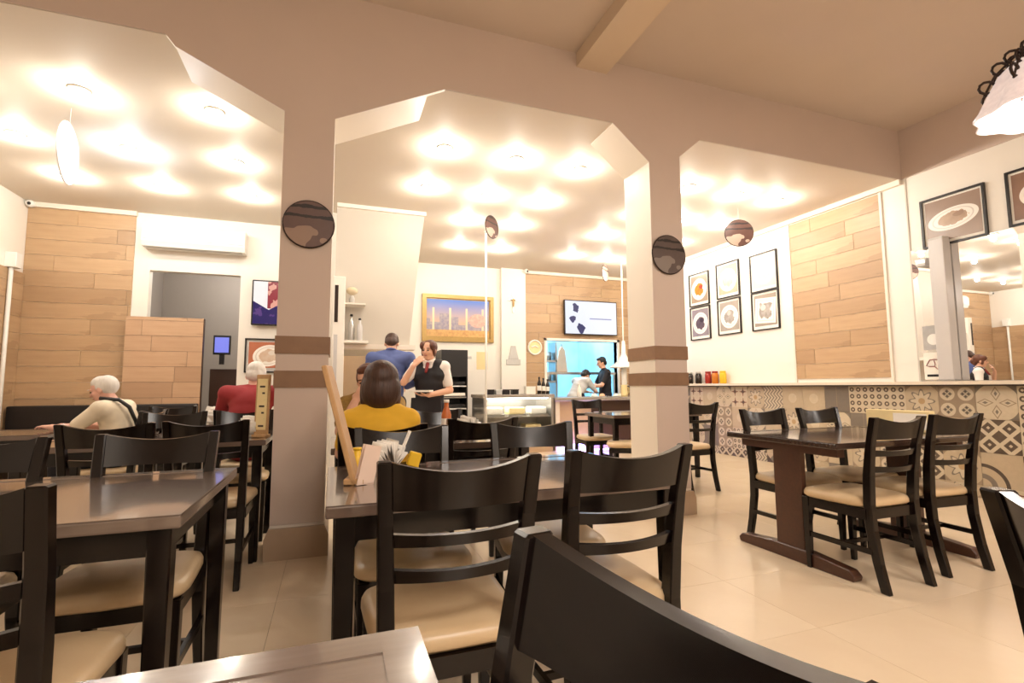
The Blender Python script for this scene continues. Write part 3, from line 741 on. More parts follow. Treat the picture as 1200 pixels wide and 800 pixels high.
picture('wide gold framed city view on the rear white wall', (2.245, YB-.001, 2.42), 0, 1.40, .90, city(), 'gold', .07, None, 'gold', .02, 'painting', 'framed_painting', .05)
pm = food_print('plate print left pillar', (196, 120, 90), (206, 166, 128), (226, 216, 206), .2, .15, .2)
picture('framed plate photo under the wall screen beside the left column', (-.86, 7.779, 1.57), 0, .60, .48, pm, 'black_frame', .02, None, 'plastic_grey', .03)
# ------------------------------------------------------------------ screens
def screen(label, loc, rz, w_, h_, emis, bez='black_frame', st=1.5):
    t = thing('wall_television', label, 'television', loc, rz)
    a, b = w_/2, h_/2
    part('casing', MB().box(-a, a, -.05, 0, -b, b), M[bez], t, bevel=.008, seg=1)
    part('screen', MB().box(-a+.02, a-.02, -.052, -.05, -b+.02, b-.02), emis, t)
    part('wall_bracket', MB().box(-.15, .15, 0, .03, -.1, .1), M['iron'], t)
    return t
def screen1():
    n = NT('menu screen picture'); x, y, z = n.xyz(); f = n.noise(5, 3)
    k = n.mix(n.add(.5, n.mul(x, .5)), lin((222, 230, 250)), lin((244, 244, 250)))
    for cx, cz, r in ((-.36, .20, .09), (-.45, -.03, .07), (-.25, -.23, .09)):
        d = n.ma('SQRT', n.add(n.mul(n.sub(x, cx), n.sub(x, cx)), n.mul(n.sub(z, cz), n.sub(z, cz))))
        k = n.mix(n.lt(n.add(d, n.mul(n.sub(f, .5), .25)), r), k, lin((50, 54, 100)))
    k = n.mix(n.mul(n.lt(n.ab(n.sub(x, .22)), .26), n.lt(n.ab(n.add(z, .02)), .012)), k, lin((150, 150, 190)))
    n.color((0, 0, 0)); return n.fin(.2, emit=k, estr=.75)
screen('bright television with white blue picture above the kitchen hatch', (5.07, YB-.06, 2.54), 0, 1.24, .72, screen1())
def screen2():
    n = NT('news screen picture'); x, y, z = n.xyz(); f = n.noise(9, 2)
    k = n.mix(f, lin((240, 226, 220)), lin((250, 244, 240)))
    k = n.mix(n.mul(n.lt(n.ab(n.add(x, .0)), .12), n.gt(z, -.08)), k, n.mix(n.gt(f, .52), lin((150, 50, 60)), lin((226, 160, 140))))
    k = n.mix(n.lt(z, n.add(-.10, n.mul(n.ab(n.add(x, .1)), .6))), k, n.mix(n.gt(f, .55), lin((40, 30, 90)), lin((90, 60, 120))))
    n.color((0, 0, 0)); return n.fin(.2, emit=k, estr=.75)
screen('television on the white wall left of the left column', (-.77, 7.74, 2.31), 0, .64, .64, screen2())
t = thing('small_monitor', 'small dark monitor with violet picture in the corridor opening', 'monitor', (-1.52, 8.2, 1.60))
part('casing', MB().box(-.11, .11, -.02, .02, 0, .28), M['black'], t, bevel=.005, seg=1)
part('screen', MB().box(-.09, .09, -.022, -.02, .03, .25), glow('monitor glow', (.20, .22, .75), .8), t)
part('stand', MB().box(-.03, .03, 0, .05, -.14, .02), M['black'], t)
# ------------------------------------------------------------------ round hanging signs
def disc_print(name, a, b, c_, rot=0):
    n = NT(name); f = n.noise(9, 4); x, y, z = n.xyz(); g = n.noise(4, 2)
    st = n.lt(n.ma('FRACT', n.add(n.mul(z, 14), n.mul(f, .8))), .3)
    k = n.mix(f, lin(a), lin(b)); k = n.mix(n.mul(st, n.gt(z, .02)), k, lin((30, 20, 18))); k = n.mix(n.mul(n.gt(g, .56), n.lt(z, .05)), k, lin(c_)); n.color(k); return n.fin(.4)
def round_sign(label, loc, rz, r, m, strung=True):
    t = thing('round_sign', label, 'sign', loc, rz, 'round food signs')
    rx = Matrix.Rotation(PI/2, 4, 'X')
    part('disc', MB().lathe([(0, -.006), (r, -.006), (r, .006), (0, .006)], 40, mat=rx), m, t)
    part('rim', MB().tube([(r*math.cos(q), 0, r*math.sin(q)) for q in [2*PI*k/40 for k in range(40)]], .007, 6, True), m if 'white' in label else M['iron'], t, True)
    if strung:
        top = H-loc[2]; part('string', MB().tube([(0, 0, r), (0, 0, top)], .0015, 4), M['plastic_grey'], t)
    else: part('hook', MB().box(-.01, .01, 0, .02, r-.03, r), M['iron'], t)
    return t
d1 = disc_print('brown food disc', (110, 84, 76), (84, 62, 58), (150, 124, 108))
d2 = disc_print('dark food disc', (70, 56, 52), (100, 84, 78), (130, 118, 110))
d3 = disc_print('striped food disc', (96, 62, 52), (66, 40, 34), (170, 146, 130))
d4 = disc_print('pale food disc', (214, 190, 176), (186, 140, 116), (240, 230, 220))
round_sign('brown round food sign on the front of the left column', (-.183, 3.675, 2.256), 0, .165, d1, False)
round_sign('dark round food sign on the front of the right column', (2.829, 3.675, 2.296), 0, .175, d2, False)
round_sign('striped round food sign hanging behind the right arch', (4.966, 5.0, 3.106), D(-30), .175, d3)
round_sign('narrow round food sign hanging edge-on in the middle arch above the thin post', (1.95, 6.2, 3.24), D(38), .15, d3)
round_sign('pale round sign hanging edge-on near the kitchen television', (4.90, 8.3, 3.29), D(38), .16, d4)
round_sign('white round sign hanging edge-on behind the left arch', (-2.12, 5.0, 3.07), D(97), .25, plain('white glossy disc', (240, 238, 236), .3))
# thin steel post in the middle arch
t = thing('barrier_post', 'thin pale metal post standing from floor to ceiling left of the glass case', 'post', (1.96, 6.5, 0))
part('pole', MB().tube([(0, 0, 0), (0, 0, 3.25)], .014, 8), M['plastic'], t, True)
part('base', MB().lathe([(0, 0), (.1, 0), (.09, .02), (.02, .04), (0, .04)], 16), M['steel'], t, True)
part('top_cap', MB().ball((0, 0, 3.26), .02, 8, 6), M['steel'], t, True)
# tall post on the ledge in front of the mirror
t = thing('display_tower', 'tall pale grey gloss post standing on the ledge before the mirror', 'post', (6.015, 3.34, 1.15))
part('body', MB().prism([(-.06, -.07), (.06, -.07), (.06, .07), (-.06, .07)], .012, 1.50, 'z'), M['post'], t, bevel=.008, seg=2)
part('base', MB().box(-.07, .07, -.085, .085, 0, .012), M['steel'], t)
part('top_cap', MB().box(-.055, .055, -.065, .065, 1.50, 1.515), M['plastic_grey'], t)
for k, (y, z, hh) in enumerate(((3.50, 1.86, .0), (3.50, 1.90, 0))[:1]):
    t = thing('mirror_sheet', 'square grey picture sheet on the mirror left of the pale post', 'notice', (XR-.017, 3.50, 1.62), RZ)  # flat printed sheet laid on the mirror glass
    part('sheet', MB().box(-.10, .10, -.004, 0, -.13, .13), plain('grey print sheet', (176, 174, 172), .4, var=.25, scale=12), t)
    part('bowl_print', MB().lathe([(0, 0), (.06, 0), (.06, .001), (0, .001)], 18, c=(0, 0, 0), mat=Matrix.Translation((0, -.004, -.02)) @ Matrix.Rotation(PI/2, 4, 'X')), M['plastic'], t)
t = thing('mirror_sheet', 'white sheet with red map outline low on the mirror beside the pale post', 'notice', (XR-.017, 3.50, 1.32), RZ)
part('sheet', MB().box(-.11, .11, -.004, 0, -.15, .14), M['paper'], t)
mp = [(-.085, -.01), (-.05, .05), (-.01, .055), (.03, .05), (.045, .01), (.09, .0), (.06, -.04), (.02, -.05), (-.01, -.02), (-.05, -.02)]
part('map_outline', MB().tube([(x, -.006, z+.01) for x, z in mp], .005, 5, True), M['tie'], t)
part('map_line', MB().tube([(-.01, -.006, .055), (.0, -.006, .01), (-.01, -.006, -.01)], .004, 5), M['tie'], t)
part('printed_lines', MB().box(-.085, .06, -.005, -.004, -.12, -.095), M['black'], t)
t = thing('wall_speaker', 'small grey wall speaker above the mirror corner', 'speaker', (XR-.02, 3.52, 2.45), RZ)
part('body', MB().prism([(-.06, .03), (.06, .03), (.04, -.05), (-.04, -.05)], -.08, 0, 'y'), M['plastic_grey'], t)
part('grille', MB().box(-.045, .045, -.083, -.08, -.02, .02), M['steel'], t)

# ------------------------------------------------------------------ things on the back walls
t = thing('air_conditioner', 'white split air conditioner over the corridor opening', 'air conditioner', (-1.78, 7.78, 3.12))
part('body', MB().prism([(0, -.15), (-.20, -.15), (-.24, -.08), (-.23, .10), (-.19, .15), (0, .15)], -.60, .60, 'x'), M['plastic'], t, bevel=.008, seg=2, smooth=False)
part('louvre', MB().box(-.56, .56, -.235, -.12, -.158, -.148), M['plastic_grey'], t)
part('front_panel', MB().box(-.585, .585, -.246, -.236, -.06, .09), M['white'], t, bevel=.004, seg=1)
for (x, y, z, lb) in ((-3.60, 7.70, 3.42, 'small white dome camera high in the rear left corner'), (3.60, 9.16, 3.42, 'small white dome camera at the top of the rear pilaster')):
    t = thing('security_camera', lb, 'camera', (x, y, z))
    part('housing', MB().ball((0, 0, 0), (.05, .06, .045), 12, 8), M['plastic'], t, True)
    part('camera_lens', MB().ball((.01, -.05, -.01), .02, 8, 6), M['black'], t, True)
    part('mount', MB().box(-.02, .02, 0, .07, .02, .04), M['plastic'], t)
t = thing('conduit_box', 'white cable box with conduit on the left wall corner', 'cable box', (-3.60, 7.45, 2.55))
part('box', MB().box(-.05, .06, -.06, .06, 0, .18), M['plastic'], t, bevel=.005, seg=1)
part('conduit', MB().tube([(0, -.02, 0), (0, -.02, -2.53)], .022, 8), M['plastic'], t, True)
t = thing('crucifix', 'small dark crucifix on the rear white pilaster', 'cross', (3.33, YB-.101, 2.79))
part('upright', MB().box(-.018, .018, -.02, 0, -.22, .16), M['steel'], t, bevel=.003, seg=1)
part('crossarm', MB().box(-.11, .11, -.02, 0, .02, .055), M['steel'], t, bevel=.003, seg=1)
part('figure', MB().ball((0, -.028, -.02), (.02, .012, .09), 8, 6).ball((0, -.028, .035), (.07, .01, .012), 8, 5), M['gold'], t, True)
t = thing('wall_plaque', 'grey figure shaped plaque under the crucifix', 'plaque', (3.33, YB-.101, 1.70))
part('plate', MB().box(-.15, .15, -.012, 0, -.16, -.05), M['plastic_grey'], t, bevel=.004, seg=1)
part('relief', MB().prism([(-.11, -.05), (.11, -.05), (.07, .10), (.05, .22), (-.05, .22), (-.07, .10)], -.018, 0, 'y'), M['plastic_grey'], t, bevel=.006, seg=1)
t = thing('round_notice', 'pale ring shaped notice on the wooden wall left of the hatch', 'sign', (3.82, YB-.014, 1.90))
part('ring', MB().tube([(.14*math.cos(q), -.012, .14*math.sin(q)) for q in [2*PI*k/28 for k in range(28)]], .018, 6, True), M['paper'], t, True)
part('ring_face', MB().lathe([(0, 0), (.135, 0), (.135, .006), (0, .006)], 28, mat=Matrix.Rotation(PI/2, 4, 'X')), M['card'], t)
part('bar', MB().tube([(-.07, -.014, .0), (.0, -.014, .035), (.07, -.014, .0)], .014, 5), M['paper'], t)
for k, (x, z, lb) in enumerate(((2.44, 1.60, 'small pale notice right of the black rack, with a grey heading'), (2.72, 1.62, 'small cream notice left of the pilaster'))):
    t = thing('paper_notice', lb, 'notice', (x, YB-.001, z))
    part('sheet', MB().box(-.11, .11, -.004, 0, -.17, .17), M['paper' if k == 0 else 'card'], t)
    if k == 0: part('heading', MB().box(-.07, .07, -.005, -.004, .05, .10), M['plastic_grey'], t)
t = thing('tray_rack', 'tall black rack of trays against the rear white wall behind the waitress', 'rack', (2.05, YB-.30, 0))
part('carcass', MB().box(-.24, -.22, -.25, .28, 0, 1.78).box(.22, .24, -.25, .28, 0, 1.78).box(-.22, .22, .26, .28, 0, 1.78).box(-.22, .22, -.25, .26, 1.30, 1.78), M['black'], t)
for k in range(6): part('shelf', MB().box(-.22, .22, -.24, .26, .12+k*.2, .14+k*.2), M['plastic' if k % 2 else 'steel'], t)
for k in range(6): part('tray', MB().box(-.20, .20, -.23, .2, .16+k*.2, .21+k*.2), M['paper' if k % 2 == 0 else 'black'], t)

# ------------------------------------------------------------------ white shelf unit right of the left column
t = thing('shelf_unit', 'narrow white shelf unit beside the left column, bottle shelf on its side', 'shelf', (.10, 6.35, 0))
part('cabinet_side', MB().box(-.12, .02, -.05, .2, 0, 2.46), M['white'], t, bevel=.006, seg=1)
part('dark_panel', MB().box(-.10, -.06, -.056, -.05, 1.9, 2.35), M['iron'], t)
part('dark_panel', MB().box(-.10, -.06, -.056, -.05, 1.2, 1.75), M['post'], t)
part('wall_shelf', MB().box(.02, .30, -.02, .2, 1.66, 1.69), M['white'], t)
part('wall_shelf', MB().box(.02, .26, -.02, .2, 2.13, 2.15), M['white'], t)
part('side_panel', MB().box(.02, .28, .0, .18, 0.0, 1.5), M['tan'], t)
bottle('liqueur_bottle', 'dark bottle with black cap on the white shelf, left one', 'bottle', (.20, 6.42, 1.69), M['steel'], .04, .33, 'black', .014, 'bottles on the white shelf')
bottle('liqueur_bottle', 'grey bottle with black cap on the white shelf, right one', 'bottle', (.30, 6.40, 1.69), M['post'], .035, .28, 'black', .014, 'bottles on the white shelf')
t = thing('dried_flower', 'pale dried flower head in a small vase on the upper white shelf', 'flowers', (.20, 6.42, 2.15))
part('vase', MB().lathe([(0, 0), (.03, 0), (.035, .06), (.02, .1), (0, .1)], 12), M['plastic_grey'], t, True)
part('flower_head', MB().ball((0, 0, .16), (.07, .07, .05), 10, 6), M['leaf'], t, True)

# ------------------------------------------------------------------ counter, glass case, hatch
t = thing('display_case', 'glass fronted food display case at the left end of the counter', 'display case', (2.98, 8.3, 0))
part('plinth', MB().box(-.62, .62, -.34, .34, 0, .30), M['tan'], t)
part('frame', MB().box(-.63, -.59, -.36, .36, .3, .93).box(.59, .63, -.36, .36, .3, .93).box(-.63, .63, .33, .36, .3, .93), M['steel'], t)
part('top', MB().box(-.65, .65, -.38, .38, .93, .985), M['granite'], t, bevel=.006, seg=1)
part('glass_front', MB().box(-.59, .59, -.36, -.35, .3, .93), M['glass'], t)
part('shelf', MB().box(-.58, .58, -.33, .32, .60, .615), M['steel'], t)
part('shelf', MB().box(-.58, .58, -.33, .32, .30, .32), M['steel'], t)
part('added_case_lamp', MB().box(-.55, .55, -.30, -.27, .91, .925), M['lens'], t)  # glowing strip and area light added to brighten the case
ld = bpy.data.lights.new('case_fill', 'AREA'); ld.shape = 'RECTANGLE'; ld.size = 1.0; ld.size_y = .3; ld.energy = 7; ld.color = WARM
lo = bpy.data.objects.new('case_fill', ld); COL.objects.link(lo); lo.parent = t; lo.location = (0, -.1, .90)
for k in range(5):
    q = thing('pastry_tray', 'pale pastry tray in the display case, %s' % ('far left of the upper shelf', 'middle of the upper shelf', 'right of the upper shelf', 'left of the lower shelf', 'right of the lower shelf')[k], 'tray', (2.98+(-.4, 0, .4, -.3, .3)[k], 8.15, (.617, .617, .617, .322, .322)[k]), 0, 'trays in the display case')
    part('tray', MB().box(-.17, .17, -.12, .2, 0, .03), M['steel'], q)
    part('pastries', MB().box(-.15, .15, -.1, .18, .03, .15), M[('paper', 'card', 'plastic', 'paper', 'card')[k]], q, bevel=.03, seg=2)
for k, x in enumerate((2.52, 2.66, 2.80, 2.96)):
    t = thing('cutlery_box', 'small dark box on top of the display case, %s of four' % ('first', 'second', 'third', 'last')[k], 'box', (x, 8.12, .985), 0, 'dark boxes on the display case')
    part('box_body', MB().box(-.055, .055, -.06, .06, 0, .07), M['black' if k != 1 else 'plastic_grey'], t, bevel=.005, seg=1)
    part('lid', MB().box(-.058, .058, -.063, .063, .07, .085), M['plastic' if k == 1 else 'iron'], t)
t = thing('paper_box', 'white paper box between the dark boxes and bottles on the case', 'box', (3.25, 8.15, .985))
part('box_body', MB().box(-.09, .09, -.06, .06, 0, .12), M['paper'], t, bevel=.004, seg=1)
part('lid', MB().box(-.093, .093, -.063, .063, .12, .135), M['plastic'], t)
for k, x in enumerate((3.42, 3.50, 3.58)):
    bottle('condiment_bottle', 'dark bottle with pale label at the right end of the glass case, %s one' % ('left', 'middle', 'right')[k], 'bottle', (x, 8.12, .985), M['bottle_dark'], .035, .30-.02*k, 'black', .014, 'dark bottles on the glass case', 'paper')
t = thing('service_counter', 'long stone topped service counter below the kitchen hatch', 'counter', (4.85, 8.35, 0))
part('counter_top', MB().box(-1.22, 1.05, -.42, .40, .86, .92), M['granite'], t, bevel=.008, seg=1)
part('counter_front', MB().box(-1.15, -.45, -.30, .36, 0, .86), M['tan'], t)
part('counter_front', MB().box(-.45, 1.03, -.30, .36, 0, .86), M['brown_cab'], t)
part('shelf', MB().box(-.4, 1.0, -.34, -.3, .62, .66), M['plastic_grey'], t)
part('end_post', MB().box(-1.18, -1.10, -.36, -.30, 0, .86), M['ledge'], t)
t = thing('led_strip', 'violet blue light strip along the foot of the counter', 'light strip', (4.35, 7.98, .10))
part('strip', MB().box(-.55, .55, -.01, .01, -.012, .012), glow('violet led', (.25, .2, 1.0), 9.0), t)
ld = bpy.data.lights.new('led_glow', 'AREA'); ld.shape = 'RECTANGLE'; ld.size = 1.1; ld.size_y = .05; ld.energy = 34; ld.color = (.28, .25, 1.0)
lo = bpy.data.objects.new('led_glow', ld); COL.objects.link(lo); lo.parent = t; lo.location = (0, -.03, -.01); lo.rotation_euler = (D(35), 0, 0)
t = thing('heat_lamp', 'white cone shaded heat lamp on a post at the right of the counter', 'lamp', (5.20, 8.2, .92))
part('post', MB().tube([(0, 0, 0), (0, 0, .62)], .05, 10), M['plastic'], t, True)
part('shade', MB().lathe([(.03, 1.05), (.045, .80), (.10, .68), (.26, .56), (.265, .54), (.0, .54)], 28), M['plastic'], t, True)
part('hanger', MB().tube([(0, 0, 1.04), (0, 0, H-.92)], .012, 6), M['plastic'], t)
bottle('milk_bottle', 'white bottle on the counter left of the cook', 'bottle', (4.22, 8.15, .92), M['paper'], .04, .24, 'plastic', .016, 'white bottles on the counter')
for k, x in enumerate((5.55, 5.66)):
    bottle('sauce_dispenser', 'tall white dispenser right of the heat lamp, %s one' % ('left', 'right')[k], 'bottle', (x, 8.12, .92), M['plastic'], .05, .30, 'plastic', .02, 'white dispensers on the counter')
t = thing('juice_jug', 'pale yellow jug on the counter below the heat lamp', 'jug', (5.08, 8.02, .92))
part('body', MB().lathe([(0, 0), (.06, 0), (.065, .05), (.055, .2), (.06, .22), (0, .21)], 14), M['card'], t, True)
part('handle', MB().tube([(.055, 0, .18), (.10, 0, .16), (.10, 0, .08), (.062, 0, .05)], .009, 6), M['card'], t, True)
for k, (x, m_) in enumerate(((4.5, 'paper'), (4.66, 'orange_light'), (4.95, 'plastic'), (5.06, 'paper'))):
    t = thing('food_plate', 'plate of food on the counter, %s from the left' % ('first', 'second', 'third', 'fourth')[k], 'plate', (x, 8.1, .92), 0, 'plates on the counter')
    part('plate', MB().lathe([(0, 0), (.05, 0), (.085, .012), (.083, .016), (0, .008)], 18), M['plastic'], t, True)
    part('food', MB().ball((0, 0, .03), (.055, .05, .035), 10, 6), M[m_], t, True)
for k, x in enumerate((5.62, 5.78, 5.94)):
    t = thing('ledge_jar', 'dark jar on the ledge at the far end of the tiled wall, %s one' % ('left', 'middle', 'right')[k], 'jar', (6.0, 7.1+.22*k, 1.15), 0, 'jars on the ledge')
    part('body', MB().lathe([(0, 0), (.05, 0), (.055, .02), (.055, .14), (.04, .18), (0, .18)], 14), M['bottle_dark'], t, True)
    part('lid', MB().lathe([(0, .175), (.045, .175), (.045, .205), (0, .205)], 14), M['steel'], t, True)
for k, (y, m_, lb) in enumerate(((6.86, 'bottle_red', 'red sauce jar on the ledge beside the yellow pack'), (6.70, 'amber', 'amber jar on the ledge next to the red jar'), (6.52, 'yellow_pack', 'yellow pack on the ledge, nearest of the jars'))):
    t = thing('ledge_jar', lb, 'jar', (6.0, y, 1.15))
    part('body', MB().lathe([(0, 0), (.05, 0), (.055, .02), (.055, .15), (.045, .18), (0, .18)], 14), M[m_], t, True)
    part('lid', MB().lathe([(0, .175), (.048, .175), (.048, .205), (0, .205)], 14), M['bottle_red' if k < 2 else 'yellow_pack'], t, True)
# kitchen behind the hatch
t = thing('kitchen_light', 'cool tube light on the kitchen ceiling behind the hatch', 'ceiling light', (4.9, 10.7, H-.05))
part('tube', MB().tube([(-.6, 0, 0), (.6, 0, 0)], .02, 8), M['lens_cool'], t, True)
part('fitting', MB().box(-.65, .65, -.05, .05, .02, .05), M['plastic'], t)
ld = bpy.data.lights.new('tube_light', 'AREA'); ld.shape = 'RECTANGLE'; ld.size = 1.2; ld.size_y = .1; ld.energy = 90; ld.color = (.72, .88, 1.0)
lo = bpy.data.objects.new('tube_light', ld); COL.objects.link(lo); lo.parent = t; lo.location = (0, 0, -.04)
t = thing('hatch_shelf', 'glass and steel shelf across the kitchen hatch', 'shelf', (4.90, 9.37, 1.36))
part('shelf_plate', MB().box(-.80, .80, -.05, .05, 0, .05), M['steel'], t)
part('bracket', MB().box(-.80, -.77, -.02, .02, -.44, 0), M['steel'], t); part('bracket', MB().box(.77, .80, -.02, .02, -.44, 0), M['steel'], t)
t = thing('kitchen_rack', 'grey steel rack with pots at the left of the kitchen hatch', 'rack', (4.45, 10.2, 0))
part('frame', MB().box(-.2, .2, -.2, .2, .5, .54).box(-.2, .2, -.2, .2, 1.2, 1.24).box(-.2, .2, -.2, .2, 1.65, 1.69).box(-.2, -.16, -.2, .2, 0, 2.1).box(.16, .2, -.2, .2, 0, 2.1), M['steel'], t)
for k in range(3): part('pot', MB().lathe([(0, 0), (.13, 0), (.14, .18), (0, .18)], 14, c=(0, 0, (.54, 1.24, 1.69)[k])), M['steel'], t, True)
t = thing('hanging_cloth', 'peach coloured cloth hanging in the kitchen', 'cloth', (5.05, 10.6, 1.45))
part('cloth', MB().prism([(-.16, 0), (.14, 0), (.08, .5), (.0, .62), (-.08, .5)], -.02, .02, 'y'), M['orange_light'], t, bevel=.01, seg=1)
part('peg', MB().box(-.02, .02, -.03, .03, .60, .66), M['steel'], t)
# corridor furniture
t = thing('dark_cabinet', 'dark brown cabinet seen in the corridor opening', 'cabinet', (-1.45, 8.6, 0))
part('carcass', MB().box(-.25, .25, -.2, .2, 0, 1.40), M['brown_cab'], t, bevel=.006, seg=1)
part('door', MB().box(-.24, .24, -.22, -.2, .05, 1.36), M['brown_cab'], t); part('handle', MB().box(-.2, -.18, -.235, -.22, .7, .85), M['steel'], t)
struct('trim_18', MB().prism([(8.0, 2.0), (10.4, 1.0), (10.4, .7), (8.0, 1.7)], -2.88, -2.75, 'x'), M['brown_cab'])

# ------------------------------------------------------------------ people
PENDING = []
def solid(name, mb, m, parent, voxel, smooth=4):
    """one continuous skin grown over the overlapping limb shapes"""
    o = part(name, mb, m, parent)
    r = o.modifiers.new('remesh', 'REMESH'); r.mode = 'VOXEL'; r.voxel_size = voxel; r.use_smooth_shade = True
    s_ = o.modifiers.new('smooth', 'SMOOTH'); s_.iterations = smooth; s_.factor = .5
    PENDING.append(o); return o
def V(*a): return Vector(a)
def hand(mb, wrist, d, nrm, side, curl=.5, s=1.0):
    """palm, four unequal bent fingers and a thumb from the side of the palm. d: direction, nrm: palm facing"""
    d = Vector(d).normalized(); nrm = Vector(nrm); nrm = (nrm - d*nrm.dot(d)).normalized(); u = d.cross(nrm)*side
    wr_ = Vector(wrist)
    for k in (-1, 0, 1): mb.cap(wr_ + d*.015*s + u*k*.016*s, .016*s, wr_ + d*.085*s + u*k*.024*s, .015*s, 8)
    for k, ln in enumerate((.072, .082, .076, .060)):
        b = wr_ + d*.092*s + u*(.033-.022*k)*s; c1 = curl*.5; c2 = curl*1.3
        p = b + (d*math.cos(c1) + nrm*math.sin(c1))*ln*.5*s + u*(.008-.006*k)*s
        q = p + (d*math.cos(c2) + nrm*math.sin(c2))*ln*.5*s
        mb.cap(b, .0095*s, p, .009*s, 7); mb.cap(p, .009*s, q, .0075*s, 7)
    b = wr_ + d*.03*s + u*.026*s; p = b + (d*.55 + u*.7 + nrm*.35).normalized()*.042*s; q = p + (d*.85 + u*.15 + nrm*.4).normalized()*.034*s
    mb.cap(b, .014*s, p, .011*s, 7); mb.cap(p, .0105*s, q, .0085*s, 7)
def person(label, loc, rz, J, shirt, legs, skin='skin', hair='hair_brown', style='short', sleeve='short', scale=1.0, vest=None, belly=0.0, shoes='shoe', brows=True):
    """J: joints in a frame that faces +y with the floor at z=0"""
    t = thing('person', label, 'person', loc, rz); t.scale = (scale,)*3
    J = {k: Vector(v) for k, v in J.items()}
    pel, chest, neck = J['pel'], J['chest'], J['neck']
    hc_ = J['head']; f = J.get('face', V(0, 1, 0)).normalized(); up = (hc_ - neck); up = (up - f*up.dot(f)).normalized(); sd = f.cross(up)
    hm = Matrix((sd, f, up)).transposed()
    b = MB()
    def torso(mb, g):
        mid = pel.lerp(chest, .5)
        fx = J['shR'] - J['shL']; fx.z = 0; fx.normalize(); fy = V(-fx.y, fx.x, 0)
        def ell(c, rx, ry, rz_):
            mb.ball(c, (rx+g, ry+g, rz_+g), 18, 12, Matrix((fx, fy, V(0, 0, 1))).transposed())
        ell(pel, .155, .125, .12); ell(pel.lerp(chest, .28) + fy*belly*.5, .148, .115+belly, .13); ell(mid + fy*belly*.3, .148, .112+belly*.6, .13); ell(pel.lerp(chest, .75), .162, .115, .14); ell(chest, .168, .115, .13)
        for s_ in ('L', 'R'): mb.cap(chest + (J['sh'+s_]-chest)*.35 + V(0, 0, .03), .085+g, J['sh'+s_], .066+g); mb.cap(neck - V(0, 0, .02), .062+g*.5, J['sh'+s_] - V(0, 0, .005), .058+g)
    torso(b, -.012)
    b.cap(chest, .075, neck, .056); b.cap(neck, .055, hc_ - up*.05 - f*.01, .052)
    for s_ in ('L', 'R'):
        sh, el, wr_ = J['sh'+s_], J['el'+s_], J['wr'+s_]
        b.cap(sh, .054, el, .040); b.cap(el, .041, wr_, .028)
        side = 1 if s_ == 'R' else -1
        dd = J.get('hd'+s_, (wr_-el)); hand(b, wr_, dd, J.get('hn'+s_, V(0, 0, -1)), side, J.get('curl', V(.55, 0, 0))[0], .98)
        hp_, kn, an = J['hip'+s_], J['kn'+s_], J['an'+s_]
        b.cap(pel, .10, hp_, .092); b.cap(hp_, .088, kn, .056); b.cap(kn, .056, an, .036); b.cap(an, .04, J['to'+s_], .032)
    # head: skull, jaw, cheeks, brow, nose, ears
    def hb(mb, off, r, seg=16): mb.ball(hc_ + hm @ Vector(off), r, seg, 11, hm)
    hb(b, (0, -.012, .025), (.074, .092, .088)); hb(b, (0, .022, -.03), (.060, .068, .082)); hb(b, (0, .05, -.078), (.034, .034, .03))
    for k in (-1, 1): hb(b, (k*.036, .056, -.022), (.026, .026, .024)); hb(b, (k*.076, -.008, -.012), (.011, .022, .032), 10); hb(b, (k*.026, .074, .022), (.024, .016, .009), 8)
    b.cap(hc_ + hm @ V(0, .086, .012), .008, hc_ + hm @ V(0, .107, -.022), .013, 8)
    body = solid('body', b, M[skin], t, .0085, 3)
    for k in (-1, 1): part('eye', MB().ball(hc_ + hm @ V(k*.028, .083, .003), (.012, .007, .006), 8, 6, hm), M['eye'], t, True)
    part('mouth', MB().ball(hc_ + hm @ V(0, .090, -.052), (.024, .006, .006), 8, 6, hm), M['lip'], t, True)
    if brows:
        eb = MB()
        for k in (-1, 1): eb.ball(hc_ + hm @ V(k*.03, .090, .028), (.020, .006, .004), 8, 5, hm)
        part('eyebrows', eb, M[hair], t, True)
    # hair
    h = MB()
    if style == 'bob':
        hb(h, (0, -.03, .035), (.100, .105, .098), 20); hb(h, (0, -.055, -.04), (.112, .080, .12), 20)
        for k in (-1, 1): hb(h, (k*.085, -.005, -.06), (.032, .055, .11), 14)
    elif style == 'tied':
        hb(h, (0, -.028, .036), (.086, .094, .090), 18); hb(h, (0, -.075, -.02), (.06, .045, .07), 14); hb(h, (0, -.11, -.01), (.04, .035, .045), 14)
        for k in (-1, 1): hb(h, (k*.066, .03, .055), (.028, .055, .05), 12); hb(h, (k*.074, .012, -.02), (.014, .03, .05), 10)
    elif style == 'bald':
        hb(h, (0, -.045, .02), (.084, .078, .088), 18)
        for k in (-1, 1): hb(h, (k*.066, -.02, .015), (.018, .045, .04), 10)
        hb(h, (0, .0, .06), (.072, .072, .058), 14)
    else:
        hb(h, (0, -.028, .040), (.082, .090, .084), 18); hb(h, (0, -.062, -.015), (.072, .052, .066), 16)
        hb(h, (0, .035, .085), (.06, .045, .032), 14)
        for k in (-1, 1): hb(h, (k*.070, -.012, .02), (.014, .04, .045), 10)
    solid('hair', h, M[hair], t, .010, 3)
    # clothing
    s2 = MB(); torso(s2, .012)
    for s_ in ('L', 'R'):
        sh, el, wr_ = J['sh'+s_], J['el'+s_], J['wr'+s_]
        e = el if sleeve != 'short' else sh.lerp(el, .72)
        s2.cap(sh, .070, e, .056)
        if sleeve == 'long': s2.cap(el, .056, el.lerp(wr_, .88), .042)
    s2.cap(chest + V(0, 0, .06), .09, neck - V(0, 0, .012), .066)
    solid('shirt', s2, M[shirt], t, .013, 5)
